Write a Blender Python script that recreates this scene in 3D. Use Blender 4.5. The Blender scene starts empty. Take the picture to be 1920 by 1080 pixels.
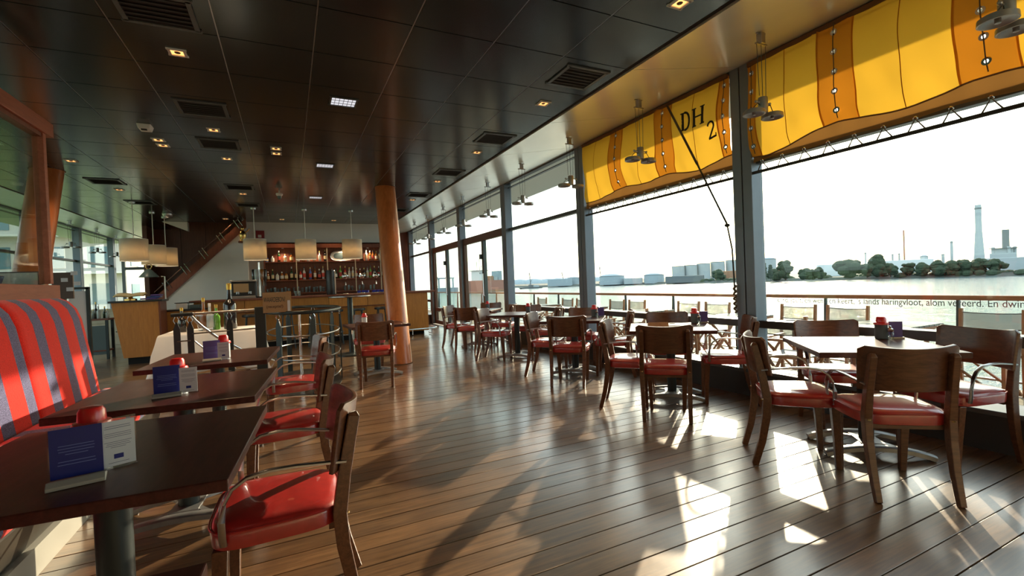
import bpy, math, random
from mathutils import Vector, Matrix
random.seed(7)
S = bpy.context.scene
COL = S.collection
PI = math.pi

# ------------------------------------------------------------------ camera
EYE = 1.27
YAW, PITCH, ROLL = 0.4474, -0.0133, -0.0403
_f = Vector((math.sin(YAW)*math.cos(PITCH), math.cos(YAW)*math.cos(PITCH), math.sin(PITCH)))
_r = Vector((math.cos(YAW), -math.sin(YAW), 0))
_u = _r.cross(_f)
_r2 = math.cos(ROLL)*_r + math.sin(ROLL)*_u
_u2 = -math.sin(ROLL)*_r + math.cos(ROLL)*_u
cam_d = bpy.data.cameras.new('camera')
cam_d.sensor_width = 36.0
cam_d.lens = 872.5/1920*36
cam_d.clip_start, cam_d.clip_end = 0.02, 6000
cam = bpy.data.objects.new('camera', cam_d)
cam.matrix_world = Matrix(((_r2.x, _u2.x, -_f.x, 0), (_r2.y, _u2.y, -_f.y, 0), (_r2.z, _u2.z, -_f.z, EYE), (0, 0, 0, 1)))
COL.objects.link(cam)
S.camera = cam

# ------------------------------------------------------------------ sky, sun, exposure
SUN_EL, SUN_AZ = math.radians(16.3), math.radians(53.1)      # azimuth from +y towards +x
W = bpy.data.worlds.new('sky'); S.world = W; W.use_nodes = True
wn, wl = W.node_tree.nodes, W.node_tree.links
wn.clear()
wo = wn.new('ShaderNodeOutputWorld'); wb = wn.new('ShaderNodeBackground')
sk = wn.new('ShaderNodeTexSky'); sk.sky_type = 'NISHITA'; sk.sun_disc = False
sk.sun_elevation = SUN_EL; sk.sun_rotation = SUN_AZ; sk.dust_density = 2.0; sk.air_density = 1.2
mxs = wn.new('ShaderNodeMix'); mxs.data_type = 'RGBA'; mxs.blend_type = 'ADD'
mxs.inputs['Factor'].default_value = 1.0
sc_ = wn.new('ShaderNodeMix'); sc_.data_type = 'RGBA'; sc_.blend_type = 'MULTIPLY'; sc_.inputs['Factor'].default_value = 1.0
sc_.inputs['B'].default_value = (0.050, 0.056, 0.064, 1)
wl.new(sk.outputs[0], sc_.inputs['A'])
wl.new(sc_.outputs['Result'], mxs.inputs['A'])
mxs.inputs['B'].default_value = (0.52, 0.61, 0.60, 1)         # even summer haze
wl.new(mxs.outputs['Result'], wb.inputs['Color'])
wb.inputs['Strength'].default_value = 1.9
wl.new(wb.outputs[0], wo.inputs[0])

sun_d = bpy.data.lights.new('sun', 'SUN'); sun_d.energy = 6.8; sun_d.angle = math.radians(0.6)
sun_d.color = (1.0, 0.80, 0.56)
sun = bpy.data.objects.new('sun', sun_d)
sdir = Vector((math.sin(SUN_AZ)*math.cos(SUN_EL), math.cos(SUN_AZ)*math.cos(SUN_EL), math.sin(SUN_EL)))
sun.rotation_euler = sdir.to_track_quat('Z', 'Y').to_euler()
sun.location = (60, 50, 40)
COL.objects.link(sun)
S.view_settings.view_transform = 'Standard'
S.view_settings.look = 'None'
S.view_settings.exposure = 0.6
S.view_settings.gamma = 1.0
S.view_settings.use_curve_mapping = False

# ------------------------------------------------------------------ helpers
class MB:
    def __init__(s): s.v, s.f = [], []
    def add(s, vs, fs):
        o = len(s.v)
        s.v += [tuple(p) for p in vs]
        s.f += [tuple(i+o for i in q) for q in fs]
        return s
    def hexa(s, p):            # 8 points: bottom ring 0-3, top ring 4-7 (counter-clockwise from above)
        return s.add(p, [(3, 2, 1, 0), (4, 5, 6, 7), (0, 1, 5, 4), (1, 2, 6, 5), (2, 3, 7, 6), (3, 0, 4, 7)])
    def box(s, cx, cy, cz, sx, sy, sz, rz=0.0):
        a, b, c = sx/2, sy/2, sz/2
        p = [(-a, -b, -c), (a, -b, -c), (a, b, -c), (-a, b, -c), (-a, -b, c), (a, -b, c), (a, b, c), (-a, b, c)]
        if rz:
            k, q = math.cos(rz), math.sin(rz)
            p = [(x*k-y*q, x*q+y*k, z) for x, y, z in p]
        return s.hexa([(x+cx, y+cy, z+cz) for x, y, z in p])
    def bx(s, x0, x1, y0, y1, z0, z1):
        return s.box((x0+x1)/2, (y0+y1)/2, (z0+z1)/2, x1-x0, y1-y0, z1-z0)
    def sweep(s, path, sec, closed=False, ref=(0, 0, 1), caps=True):
        """sweep a closed section [(a,b)] (or a list of sections) along path"""
        P = [Vector(p) for p in path]; n = len(P); m = len(sec[0]) if isinstance(sec[0], list) else len(sec)
        vs = []
        ref = Vector(ref)
        for i in range(n):
            if closed: t = P[(i+1) % n]-P[i-1]
            else: t = P[min(i+1, n-1)]-P[max(i-1, 0)]
            t.normalize()
            rr = ref if abs(t.dot(ref)) < 0.97 else Vector((1, 0, 0)) if abs(t.x) < .9 else Vector((0, 1, 0))
            a = t.cross(rr).normalized(); b = a.cross(t).normalized()
            sc = sec[i] if isinstance(sec[0], list) else sec
            vs += [P[i]+a*x+b*y for x, y in sc]
        fs = []
        for i in range(n if closed else n-1):
            j = (i+1) % n
            for k in range(m):
                l = (k+1) % m
                fs.append((i*m+k, i*m+l, j*m+l, j*m+k))
        if caps and not closed:
            fs.append(tuple(range(m-1, -1, -1))); fs.append(tuple((n-1)*m+k for k in range(m)))
        return s.add(vs, fs)
    def tube(s, path, r, n=8, closed=False, ref=(0, 0, 1)):
        c = [(math.cos(2*PI*k/n), math.sin(2*PI*k/n)) for k in range(n)]
        if isinstance(r, (list, tuple)): sec = [[(x*q, y*q) for x, y in c] for q in r]
        else: sec = [(x*r, y*r) for x, y in c]
        return s.sweep(path, sec, closed, ref)
    def bar(s, path, w, h, ref=(0, 0, 1), closed=False):
        return s.sweep(path, [(-w/2, -h/2), (w/2, -h/2), (w/2, h/2), (-w/2, h/2)], closed, ref)
    def lathe(s, prof, n=16, cx=0, cy=0, cz=0, sx=1, sy=1):
        m = len(prof); vs = []
        for r, z in prof:
            for k in range(n):
                a = 2*PI*k/n
                vs.append((cx+r*sx*math.cos(a), cy+r*sy*math.sin(a), cz+z))
        fs = []
        for i in range(m-1):
            for k in range(n):
                l = (k+1) % n
                fs.append((i*n+k, i*n+l, (i+1)*n+l, (i+1)*n+k))
        if prof[0][0] > 1e-6: fs.append(tuple(range(n-1, -1, -1)))
        if prof[-1][0] > 1e-6: fs.append(tuple((m-1)*n+k for k in range(n)))
        return s.add(vs, fs)
    def cyl(s, cx, cy, z0, z1, r, n=16): return s.lathe([(r, z0), (r, z1)], n, cx, cy)
    def prism(s, poly, fn, a, b):
        """extrude a counter-clockwise 2-D polygon; fn(u, v, w) -> point, w from a to b"""
        n = len(poly)
        vs = [fn(u, v, a) for u, v in poly]+[fn(u, v, b) for u, v in poly]
        fs = [tuple(range(n-1, -1, -1)), tuple(range(n, 2*n))]
        fs += [(i, (i+1) % n, n+(i+1) % n, n+i) for i in range(n)]
        return s.add(vs, fs)
    def grid(s, fn, us, vs_, skip=None):
        o = [fn(u, v) for v in vs_ for u in us]; n = len(us); fs = []
        for j in range(len(vs_)-1):
            for i in range(n-1):
                if skip and skip((us[i]+us[i+1])/2, (vs_[j]+vs_[j+1])/2): continue
                fs.append((j*n+i, j*n+i+1, (j+1)*n+i+1, (j+1)*n+i))
        return s.add(o, fs)
    def sphere(s, cx, cy, cz, r, n=10, m=6, sz=1.0, jit=0.0):
        return s.lathe([(max(r*math.sin(PI*i/m)*(1+random.uniform(-jit, jit)), 1e-7), -r*sz*math.cos(PI*i/m)) for i in range(m+1)], n, cx, cy, cz)
    def build(s, name, mat, parent=None, smooth=None, bevel=0.0, solid=0.0, loc=None, rz=0.0, sub=0):
        me = bpy.data.meshes.new(name); me.from_pydata(s.v, [], s.f); me.update()
        me.materials.append(M[mat] if isinstance(mat, str) else mat)
        o = bpy.data.objects.new(name, me); COL.objects.link(o)
        if parent: o.parent = parent
        if loc: o.location = loc
        if rz: o.rotation_euler = (0, 0, rz)
        if smooth is not None:
            me.polygons.foreach_set('use_smooth', [True]*len(me.polygons))
            me.set_sharp_from_angle(angle=math.radians(smooth))
        if solid:
            md = o.modifiers.new('solid', 'SOLIDIFY'); md.thickness = solid; md.offset = 0
        if bevel:
            md = o.modifiers.new('bevel', 'BEVEL'); md.width = bevel; md.segments = 2; md.limit_method = 'ANGLE'
        if sub:
            md = o.modifiers.new('sub', 'SUBSURF'); md.levels = sub; md.render_levels = sub
        return o

def inst(src, parent=None, loc=(0, 0, 0), rz=0.0, name=None):
    o = src.copy(); COL.objects.link(o); o.parent = parent; o.location = loc; o.rotation_euler = (0, 0, rz)
    for k in list(o.keys()):
        if k in ('label', 'category', 'group', 'kind'): del o[k]
    return o
def tag(o, label=None, cat=None, group=None, kind=None):
    if label: o['label'] = label
    if cat: o['category'] = cat
    if group: o['group'] = group
    if kind: o['kind'] = kind
    return o
def thing(name, label, cat, loc=(0, 0, 0), rz=0.0, group=None):
    o = bpy.data.objects.new(name, None); o.empty_display_size = 0.1; COL.objects.link(o)
    o.location = loc; o.rotation_euler = (0, 0, rz)
    return tag(o, label, cat, group)
def setting(name, loc=(0, 0, 0)):
    o = bpy.data.objects.new(name, None); o.empty_display_size = 0.1; COL.objects.link(o); o.location = loc
    return tag(o, kind='structure')
def kids(o): return KIDS.get(o.name, [])
def dup(root, loc, rz=0.0, label=None, group=None):
    r = root.copy(); COL.objects.link(r); r.location = loc; r.rotation_euler = (0, 0, rz)
    if label: r['label'] = label
    if group: r['group'] = group
    for ch in list(root.children):
        c = ch.copy(); COL.objects.link(c); c.parent = r
        for g in list(ch.children):
            d = g.copy(); COL.objects.link(d); d.parent = c
    return r
ORD = ['first', 'second', 'third', 'fourth', 'fifth', 'sixth', 'seventh', 'eighth', 'ninth', 'tenth', 'eleventh', 'twelfth', 'thirteenth',
       'fourteenth', 'fifteenth', 'sixteenth', 'seventeenth', 'eighteenth', 'nineteenth', 'twentieth', 'twenty-first', 'twenty-second',
       'twenty-third', 'twenty-fourth', 'twenty-fifth', 'twenty-sixth', 'twenty-seventh', 'twenty-eighth', 'twenty-ninth', 'thirtieth']

# ------------------------------------------------------------------ materials
M = {}
def base_mat(name):
    m = bpy.data.materials.new(name); m.use_nodes = True
    return m, m.node_tree.nodes, m.node_tree.links, m.node_tree.nodes['Principled BSDF']
def mat(name, col, rough=0.5, metal=0.0, spec=0.5, var=0.0, scale=8.0, bump=0.0, coat=0.0, emit=None, estr=0.0, stretch=(1, 1, 1), sheen=0.0):
    m, n, l, b = base_mat(name)
    b.inputs['Base Color'].default_value = (*col, 1)
    b.inputs['Roughness'].default_value = rough
    b.inputs['Metallic'].default_value = metal
    b.inputs['Specular IOR Level'].default_value = spec
    b.inputs['Coat Weight'].default_value = coat
    b.inputs['Sheen Weight'].default_value = sheen
    if emit: b.inputs['Emission Color'].default_value = (*emit, 1); b.inputs['Emission Strength'].default_value = estr
    if var or bump:
        tc = n.new('ShaderNodeTexCoord'); mp = n.new('ShaderNodeMapping'); mp.inputs['Scale'].default_value = stretch
        nz = n.new('ShaderNodeTexNoise'); nz.inputs['Scale'].default_value = scale; nz.inputs['Detail'].default_value = 5
        l.new(tc.outputs['Object'], mp.inputs[0]); l.new(mp.outputs[0], nz.inputs['Vector'])
        if var:
            cr = n.new('ShaderNodeValToRGB')
            cr.color_ramp.elements[0].position = .3; cr.color_ramp.elements[1].position = .7
            cr.color_ramp.elements[0].color = (*[c*(1-var) for c in col], 1); cr.color_ramp.elements[1].color = (*[min(1, c*(1+var)) for c in col], 1)
            l.new(nz.outputs[0], cr.inputs[0]); l.new(cr.outputs[0], b.inputs['Base Color'])
        if bump:
            bp = n.new('ShaderNodeBump'); bp.inputs['Strength'].default_value = bump; bp.inputs['Distance'].default_value = .01
            l.new(nz.outputs[0], bp.inputs['Height']); l.new(bp.outputs[0], b.inputs['Normal'])
    M[name] = m
    return m
def wood(name, c1, c2, rough=0.4, stretch=(1, 12, 12), scale=3.0, coat=0.0, spec=.5, rvar=0.0, bump=.05, world=False):
    """grain runs along the axis with the smallest stretch"""
    m, n, l, b = base_mat(name)
    tc = n.new('ShaderNodeTexCoord'); mp = n.new('ShaderNodeMapping'); mp.inputs['Scale'].default_value = stretch
    oi = n.new('ShaderNodeObjectInfo'); ml = n.new('ShaderNodeVectorMath'); ml.operation = 'SCALE'; ml.inputs[0].default_value = (7, 13, 5)
    l.new(oi.outputs['Random'], ml.inputs['Scale']); l.new(ml.outputs[0], mp.inputs['Location'])
    nz = n.new('ShaderNodeTexNoise'); nz.inputs['Scale'].default_value = scale; nz.inputs['Detail'].default_value = 8; nz.inputs['Roughness'].default_value = .65
    nz.inputs['Distortion'].default_value = .6
    l.new(tc.outputs['Object'], mp.inputs[0]); l.new(mp.outputs[0], nz.inputs['Vector'])
    cr = n.new('ShaderNodeValToRGB'); cr.color_ramp.elements[0].position = .32; cr.color_ramp.elements[1].position = .68
    cr.color_ramp.elements[0].color = (*c1, 1); cr.color_ramp.elements[1].color = (*c2, 1)
    l.new(nz.outputs[0], cr.inputs[0])
    hs = n.new('ShaderNodeHueSaturation'); mr = n.new('ShaderNodeMapRange'); mr.inputs['To Min'].default_value = .8; mr.inputs['To Max'].default_value = 1.2
    l.new(oi.outputs['Random'], mr.inputs[0]); l.new(mr.outputs[0], hs.inputs['Value']); l.new(cr.outputs[0], hs.inputs['Color'])
    l.new(hs.outputs[0], b.inputs['Base Color'])
    b.inputs['Roughness'].default_value = rough; b.inputs['Coat Weight'].default_value = coat; b.inputs['Coat Roughness'].default_value = .2
    b.inputs['Specular IOR Level'].default_value = spec
    if rvar:
        ge = n.new('ShaderNodeNewGeometry'); n2 = n.new('ShaderNodeTexNoise'); n2.inputs['Scale'].default_value = 2.2; n2.inputs['Detail'].default_value = 9; n2.inputs['Roughness'].default_value = .7
        l.new(ge.outputs['Position'], n2.inputs['Vector'])
        m2 = n.new('ShaderNodeMapRange'); m2.inputs['From Min'].default_value = .3; m2.inputs['From Max'].default_value = .7
        m2.inputs['To Min'].default_value = rough-rvar; m2.inputs['To Max'].default_value = rough+rvar
        l.new(n2.outputs[0], m2.inputs[0]); l.new(m2.outputs[0], b.inputs['Roughness'])
        m3 = n.new('ShaderNodeMix'); m3.data_type = 'RGBA'; m3.blend_type = 'MULTIPLY'
        m4 = n.new('ShaderNodeMapRange'); m4.inputs['From Min'].default_value = .25; m4.inputs['From Max'].default_value = .75; m4.inputs['To Min'].default_value = .7; m4.inputs['To Max'].default_value = 1.35
        l.new(n2.outputs[0], m4.inputs[0]); l.new(hs.outputs[0], m3.inputs['A']); l.new(m4.outputs[0], m3.inputs['B']); m3.inputs['Factor'].default_value = 1
        l.new(m3.outputs['Result'], b.inputs['Base Color'])
    bp = n.new('ShaderNodeBump'); bp.inputs['Strength'].default_value = bump; bp.inputs['Distance'].default_value = .004
    l.new(nz.outputs[0], bp.inputs['Height']); l.new(bp.outputs[0], b.inputs['Normal'])
    M[name] = m
    return m
def glass(name, tint=(.96, .985, .975), refl=1.0, rough=0.0):
    m, n, l, b = base_mat(name)
    n.remove(b)
    out = n['Material Output']; tr = n.new('ShaderNodeBsdfTransparent'); gl = n.new('ShaderNodeBsdfGlossy'); mx = n.new('ShaderNodeMixShader')
    lw = n.new('ShaderNodeLayerWeight'); lw.inputs['Blend'].default_value = .5      # Schlick: 4 % head-on, rising at grazing angles
    fr = n.new('ShaderNodeMath'); fr.operation = 'POWER'; fr.inputs[1].default_value = 5.0; l.new(lw.outputs['Facing'], fr.inputs[0])
    mu = n.new('ShaderNodeMath'); mu.operation = 'MULTIPLY_ADD'; mu.inputs[1].default_value = .55*refl; mu.inputs[2].default_value = .025*refl
    tr.inputs[0].default_value = (*tint, 1); gl.inputs['Roughness'].default_value = rough; gl.inputs['Color'].default_value = (1, 1, 1, 1)
    l.new(fr.outputs[0], mu.inputs[0]); l.new(mu.outputs[0], mx.inputs[0]); l.new(tr.outputs[0], mx.inputs[1]); l.new(gl.outputs[0], mx.inputs[2]); l.new(mx.outputs[0], out.inputs[0])
    M[name] = m
def cloth(name, col, trans, tcol=None, weave=True, bump=.1):
    """thin woven fabric: diffuse in front, light shining through from behind"""
    m, n, l, b = base_mat(name)
    n.remove(b)
    out = n['Material Output']; df = n.new('ShaderNodeBsdfDiffuse'); tl = n.new('ShaderNodeBsdfTranslucent'); mx = n.new('ShaderNodeMixShader')
    df.inputs[0].default_value = (*col, 1); tl.inputs[0].default_value = (*(tcol or col), 1); mx.inputs[0].default_value = trans
    tc = n.new('ShaderNodeTexCoord'); nz = n.new('ShaderNodeTexNoise'); nz.inputs['Scale'].default_value = 3.0; nz.inputs['Detail'].default_value = 3
    bp = n.new('ShaderNodeBump'); bp.inputs['Strength'].default_value = bump; bp.inputs['Distance'].default_value = .05
    l.new(tc.outputs['Object'], nz.inputs['Vector']); l.new(nz.outputs[0], bp.inputs['Height']); l.new(bp.outputs[0], df.inputs['Normal'])
    l.new(df.outputs[0], mx.inputs[1]); l.new(tl.outputs[0], mx.inputs[2]); l.new(mx.outputs[0], out.inputs[0])
    M[name] = m

wood('floor_wood', (.080, .040, .017), (.215, .113, .047), rough=.36, stretch=(.8, 14, 14), scale=3.0, rvar=.07, bump=.10, spec=.8, coat=1.0)
mat('gap_dark', (.008, .007, .006), .9)
wood('chair_wood', (.075, .027, .012), (.175, .068, .029), rough=.33, stretch=(2, 14, 14), scale=4, coat=.25)
wood('table_wood', (.042, .010, .007), (.085, .023, .016), rough=.33, spec=.28, stretch=(14, 2, 14), scale=3, coat=.05, bump=.02)
wood('bar_wood', (.40, .145, .020), (.53, .210, .034), rough=.42, stretch=(9, 9, 1.2), scale=3, bump=.02)
wood('redwood', (.13, .032, .014), (.20, .055, .024), rough=.42, stretch=(10, 10, 1), scale=3)
wood('frame_wood', (.26, .068, .032), (.36, .10, .048), rough=.5, stretch=(10, 1.5, 10), scale=3)
wood('column_wood', (.40, .118, .034), (.53, .170, .052), rough=.30, stretch=(9, 9, .6), scale=2.2, coat=.3, bump=.03)
wood('rail_wood', (.26, .095, .035), (.40, .16, .06), rough=.45, stretch=(12, 1, 12), scale=3)
wood('deck_wood', (.17, .12, .08), (.28, .20, .13), rough=.7, stretch=(12, 1, 12), scale=3)
wood('teak', (.27, .115, .05), (.38, .18, .08), rough=.5, stretch=(4, 4, 4), scale=5)
mat('seat_leather', (.40, .018, .014), .34, spec=.8, var=.12, scale=30, bump=.04, coat=.7)
mat('steel', (.42, .42, .43), .28, 1.0)
mat('chrome', (.75, .75, .76), .12, 1.0)
mat('cast_alu', (.36, .36, .36), .45, .85, var=.1, scale=20)
mat('black_metal', (.028, .036, .036), .42, .4)
mat('post_paint', (.17, .205, .25), .38, .2, var=.06, scale=4)
mat('frame_dark', (.075, .085, .085), .4, .2)
mat('frame_brown', (.13, .060, .038), .4, .1)
mat('sill_dark', (.030, .028, .025), .4)
mat('ceiling_tile', (.017, .021, .023), .19, 0.0, spec=.55, var=.12, scale=2); M['ceiling_tile'].node_tree.nodes['Principled BSDF'].inputs['Specular Tint'].default_value = (.62, .86, 1, 1)
mat('soffit', (.74, .79, .71), .24, .2, spec=.9, var=.04, scale=2)
mat('vent_frame', (.10, .11, .11), .4, .5)
mat('vent_dark', (.012, .012, .012), .7)
mat('white_wall', (.72, .70, .66), .8, var=.03, scale=3)
mat('white_paint', (.70, .69, .65), .5)
mat('overhang', (.70, .77, .72), .6)
mat('brass', (.62, .40, .14), .25, 1.0)
mat('spot_glow', (.5, .2, .05), .5, emit=(1.0, .42, .12), estr=1.6)
mat('panel_glow', (.5, .5, .5), .3, emit=(.9, .92, 1.0), estr=.55)
cloth('awning_yellow', (.80, .43, .045), .26, (.95, .56, .05), bump=.25)
cloth('awning_orange', (.52, .19, .020), .20, (.80, .30, .02), bump=.25)
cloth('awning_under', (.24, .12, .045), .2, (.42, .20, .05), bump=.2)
mat('awning_trim', (.16, .075, .030), .6)
mat('letter_black', (.02, .015, .012), .7)
cloth('shade_cream', (.84, .78, .66), .38, (.85, .68, .42), bump=.0)
glass('window_glass')
glass('door_glass', (.90, .955, .93), 1.4)
glass('screen_glass', (.86, .90, .86), 1.6)
glass('rail_glass', (.93, .97, .95), .8)
mat('plastic_red', (.62, .012, .012), .28, coat=.3)
mat('plastic_white', (.70, .69, .67), .35)
mat('menu_blue', (.003, .013, .17), .35)
mat('menu_purple', (.10, .06, .25), .4)
mat('menu_white', (.62, .63, .66), .4)
mat('menu_ink', (.06, .07, .16), .6)
mat('menu_print', (.16, .21, .50), .6)
glass('acrylic', (.93, .95, .97), 1.6)
mat('linen', (.78, .76, .74), .75, var=.03, scale=5, bump=.06)
mat('cork_gold', (.55, .33, .06), .32, .7)
mat('bottle_green', (.012, .040, .014), .08, coat=.5)
mat('bottle_bright', (.10, .30, .03), .08, coat=.5)
mat('bottle_amber', (.22, .075, .012), .10, coat=.5)
mat('bottle_clear', (.42, .46, .44), .08, coat=.5)
mat('bottle_dark', (.014, .012, .012), .10, coat=.5)
mat('bottle_red', (.35, .02, .015), .12, coat=.4)
mat('bottle_blue', (.06, .10, .30), .12, coat=.4)
mat('label_white', (.60, .58, .50), .6)
mat('label_cream', (.62, .50, .28), .6)
mat('label_red', (.45, .05, .03), .6)
mat('cap_dark', (.03, .03, .03), .4)
mat('cap_white', (.65, .63, .6), .4)
mat('cap_gold', (.6, .4, .12), .3, .8)
glass('glassware', (.80, .86, .86), 2.5)
mat('cup_blue', (.02, .035, .30), .3)
mat('sofa_leather', (.040, .036, .030), .33, var=.15, scale=8, bump=.05)
mat('kick_plate', (.40, .39, .35), .45, .3)
mat('sign_card', (.42, .25, .11), .7)
mat('sign_card_side', (.42, .19, .03), .6)
mat('sign_ink', (.02, .06, .055), .7)
mat('slate', (.07, .10, .10), .35)
mat('cream_paint', (.55, .47, .33), .6, var=.1, scale=6)
mat('black_plastic', (.015, .015, .016), .35)
mat('red_box', (.25, .015, .02), .5)
mat('dark_glassy', (.05, .09, .09), .2)
mat('brown_screen', (.09, .055, .04), .5)
mat('mesh_grey', (.10, .11, .12), .7)
def net():
    m, n, l, b = base_mat('mesh_net')
    b.inputs['Base Color'].default_value = (.13, .12, .12, 1); b.inputs['Roughness'].default_value = .7
    tr = n.new('ShaderNodeBsdfTransparent'); mx = n.new('ShaderNodeMixShader'); mx.inputs[0].default_value = .7
    l.new(tr.outputs[0], mx.inputs[1]); l.new(b.outputs[0], mx.inputs[2]); l.new(mx.outputs[0], n['Material Output'].inputs[0])
    M['mesh_net'] = m
net()
mat('table_slate', (.16, .17, .15), .35)
mat('rope', (.10, .07, .045), .8)
mat('grass', (.13, .19, .05), .9, var=.25, scale=.8)
mat('leaf', (.030, .050, .026), .9, var=.3, scale=1.5)
mat('leaf_pale', (.055, .075, .055), .9, var=.3, scale=1.5)
mat('bark', (.05, .035, .025), .9)
mat('bank', (.075, .085, .075), .95, var=.3, scale=.2)
mat('haze_blue', (.30, .36, .40), .8)  # distant hills, tanks and sheds: aerial haze put into the colour
mat('haze_grey', (.36, .40, .42), .8, var=.05, scale=.3)  # light grey-blue for far chimneys and tanks, distance haze painted in
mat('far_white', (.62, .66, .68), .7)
mat('far_dark', (.13, .15, .16), .8)
mat('far_red', (.38, .17, .13), .8)
mat('far_rust', (.33, .18, .11), .8)
mat('block_wall', (.55, .53, .48), .8)
mat('block_glass', (.10, .20, .24), .15)
mat('asphalt', (.18, .18, .18), .9)

def water():
    m, n, l, b = base_mat('water')
    b.inputs['Base Color'].default_value = (.09, .14, .15, 1); b.inputs['Roughness'].default_value = .09; b.inputs['IOR'].default_value = 1.33
    b.inputs['Specular IOR Level'].default_value = .36
    ge = n.new('ShaderNodeNewGeometry'); mp = n.new('ShaderNodeMapping'); mp.inputs['Scale'].default_value = (.55, 1.0, 1)
    nz = n.new('ShaderNodeTexNoise'); nz.inputs['Scale'].default_value = .55; nz.inputs['Detail'].default_value = 6; nz.inputs['Roughness'].default_value = .62
    bp = n.new('ShaderNodeBump'); bp.inputs['Strength'].default_value = .9; bp.inputs['Distance'].default_value = .9
    l.new(ge.outputs['Position'], mp.inputs[0]); l.new(mp.outputs[0], nz.inputs['Vector']); l.new(nz.outputs[0], bp.inputs['Height']); l.new(bp.outputs[0], b.inputs['Normal'])
    M['water'] = m
water()
def stripes():
    m, n, l, b = base_mat('sofa_stripes')
    tc = n.new('ShaderNodeTexCoord'); sp = n.new('ShaderNodeSeparateXYZ'); l.new(tc.outputs['Object'], sp.inputs[0])
    dv = n.new('ShaderNodeMath'); dv.operation = 'MULTIPLY_ADD'; dv.inputs[1].default_value = 1/0.338; dv.inputs[2].default_value = 10-(4.095/0.338) % 1
    fr = n.new('ShaderNodeMath'); fr.operation = 'FRACT'; lt = n.new('ShaderNodeMath'); lt.operation = 'LESS_THAN'; lt.inputs[1].default_value = .41
    l.new(sp.outputs['Y'], dv.inputs[0]); l.new(dv.outputs[0], fr.inputs[0]); l.new(fr.outputs[0], lt.inputs[0])
    nz = n.new('ShaderNodeTexNoise'); nz.inputs['Scale'].default_value = 190; nz.inputs['Detail'].default_value = 2
    l.new(tc.outputs['Object'], nz.inputs['Vector'])
    def ramp(a, c):
        r = n.new('ShaderNodeValToRGB'); r.color_ramp.elements[0].position = .35; r.color_ramp.elements[1].position = .65
        r.color_ramp.elements[0].color = (*a, 1); r.color_ramp.elements[1].color = (*c, 1); l.new(nz.outputs[0], r.inputs[0]); return r
    r1 = ramp((.56, .008, .004), (.80, .020, .008)); r2 = ramp((.030, .030, .085), (.17, .17, .32))
    mx = n.new('ShaderNodeMix'); mx.data_type = 'RGBA'
    l.new(lt.outputs[0], mx.inputs['Factor']); l.new(r1.outputs[0], mx.inputs['A']); l.new(r2.outputs[0], mx.inputs['B'])
    l.new(mx.outputs['Result'], b.inputs['Base Color']); b.inputs['Roughness'].default_value = .95; b.inputs['Sheen Weight'].default_value = .3
    b.inputs['Specular IOR Level'].default_value = .1
    bp = n.new('ShaderNodeBump'); bp.inputs['Strength'].default_value = .5; bp.inputs['Distance'].default_value = .004
    l.new(nz.outputs[0], bp.inputs['Height']); l.new(bp.outputs[0], b.inputs['Normal'])
    M['sofa_stripes'] = m
stripes()
# ================================================================== structure
ZC = 3.13
# ---- floor: one plank per board, dark joints between them
floor = MB().bx(-5.6, 4.25, -3.2, 24.2, -.06, -.02).build('floor', 'gap_dark'); tag(floor, kind='structure')
pl = None
BP = .1411
k = 0
y = 1.639-BP*33
while y < 24:
    if pl is None:
        pl = MB().bx(-4.9, 4.9, -BP/2+.003, BP/2-.003, -.02, 0).build('plank', 'floor_wood', floor, loc=(-.68, y+BP/2, 0), bevel=.0015); q = pl
    else:
        q = inst(pl, floor, (-.68, y+BP/2, random.uniform(-.0012, .0008)))
    y += BP
# ---- ceiling of square dark tiles
ceiling = MB().bx(-4.12, 2.86, -3.2, 14.2, ZC+.016, ZC+.05).build('ceiling', 'gap_dark'); tag(ceiling, kind='structure')
xs = [.252+.633*i for i in range(-6, 4)]
xs = [-4.06]+xs+[2.80]
ys = [2.66+.64*j for j in range(-6, 19)]
tile_cache = {}
for i in range(len(xs)-1):
    for j in range(len(ys)-1):
        w, d = xs[i+1]-xs[i], ys[j+1]-ys[j]
        key = round(w, 2)
        loc = ((xs[i]+xs[i+1])/2, (ys[j]+ys[j+1])/2, ZC)
        if key not in tile_cache:
            tile_cache[key] = MB().box(0, 0, .006, w-.010, d-.010, .012).build('ceiling_tile', 'ceiling_tile', ceiling, loc=loc)
        else:
            inst(tile_cache[key], ceiling, loc)
for x in xs[1:-1]:
    MB().bx(x-.0035, x+.0035, -1.2, 14.18, ZC+.003, ZC+.010).build('seam_profile', 'steel', ceiling)
MB().bx(-4.06, -2.92, 14.19, 22.3, ZC, ZC+.02).build('ceiling_panel', 'ceiling_tile', ceiling)
MB().bx(2.95, 2.98, 14.19, 18.3, ZC, ZC+.02).build('ceiling_panel', 'ceiling_tile', ceiling)
MB().bx(-4.06, 2.8, -3.2, ys[0]-.005, ZC, ZC+.012).build('ceiling_panel', 'ceiling_tile', ceiling)
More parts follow.
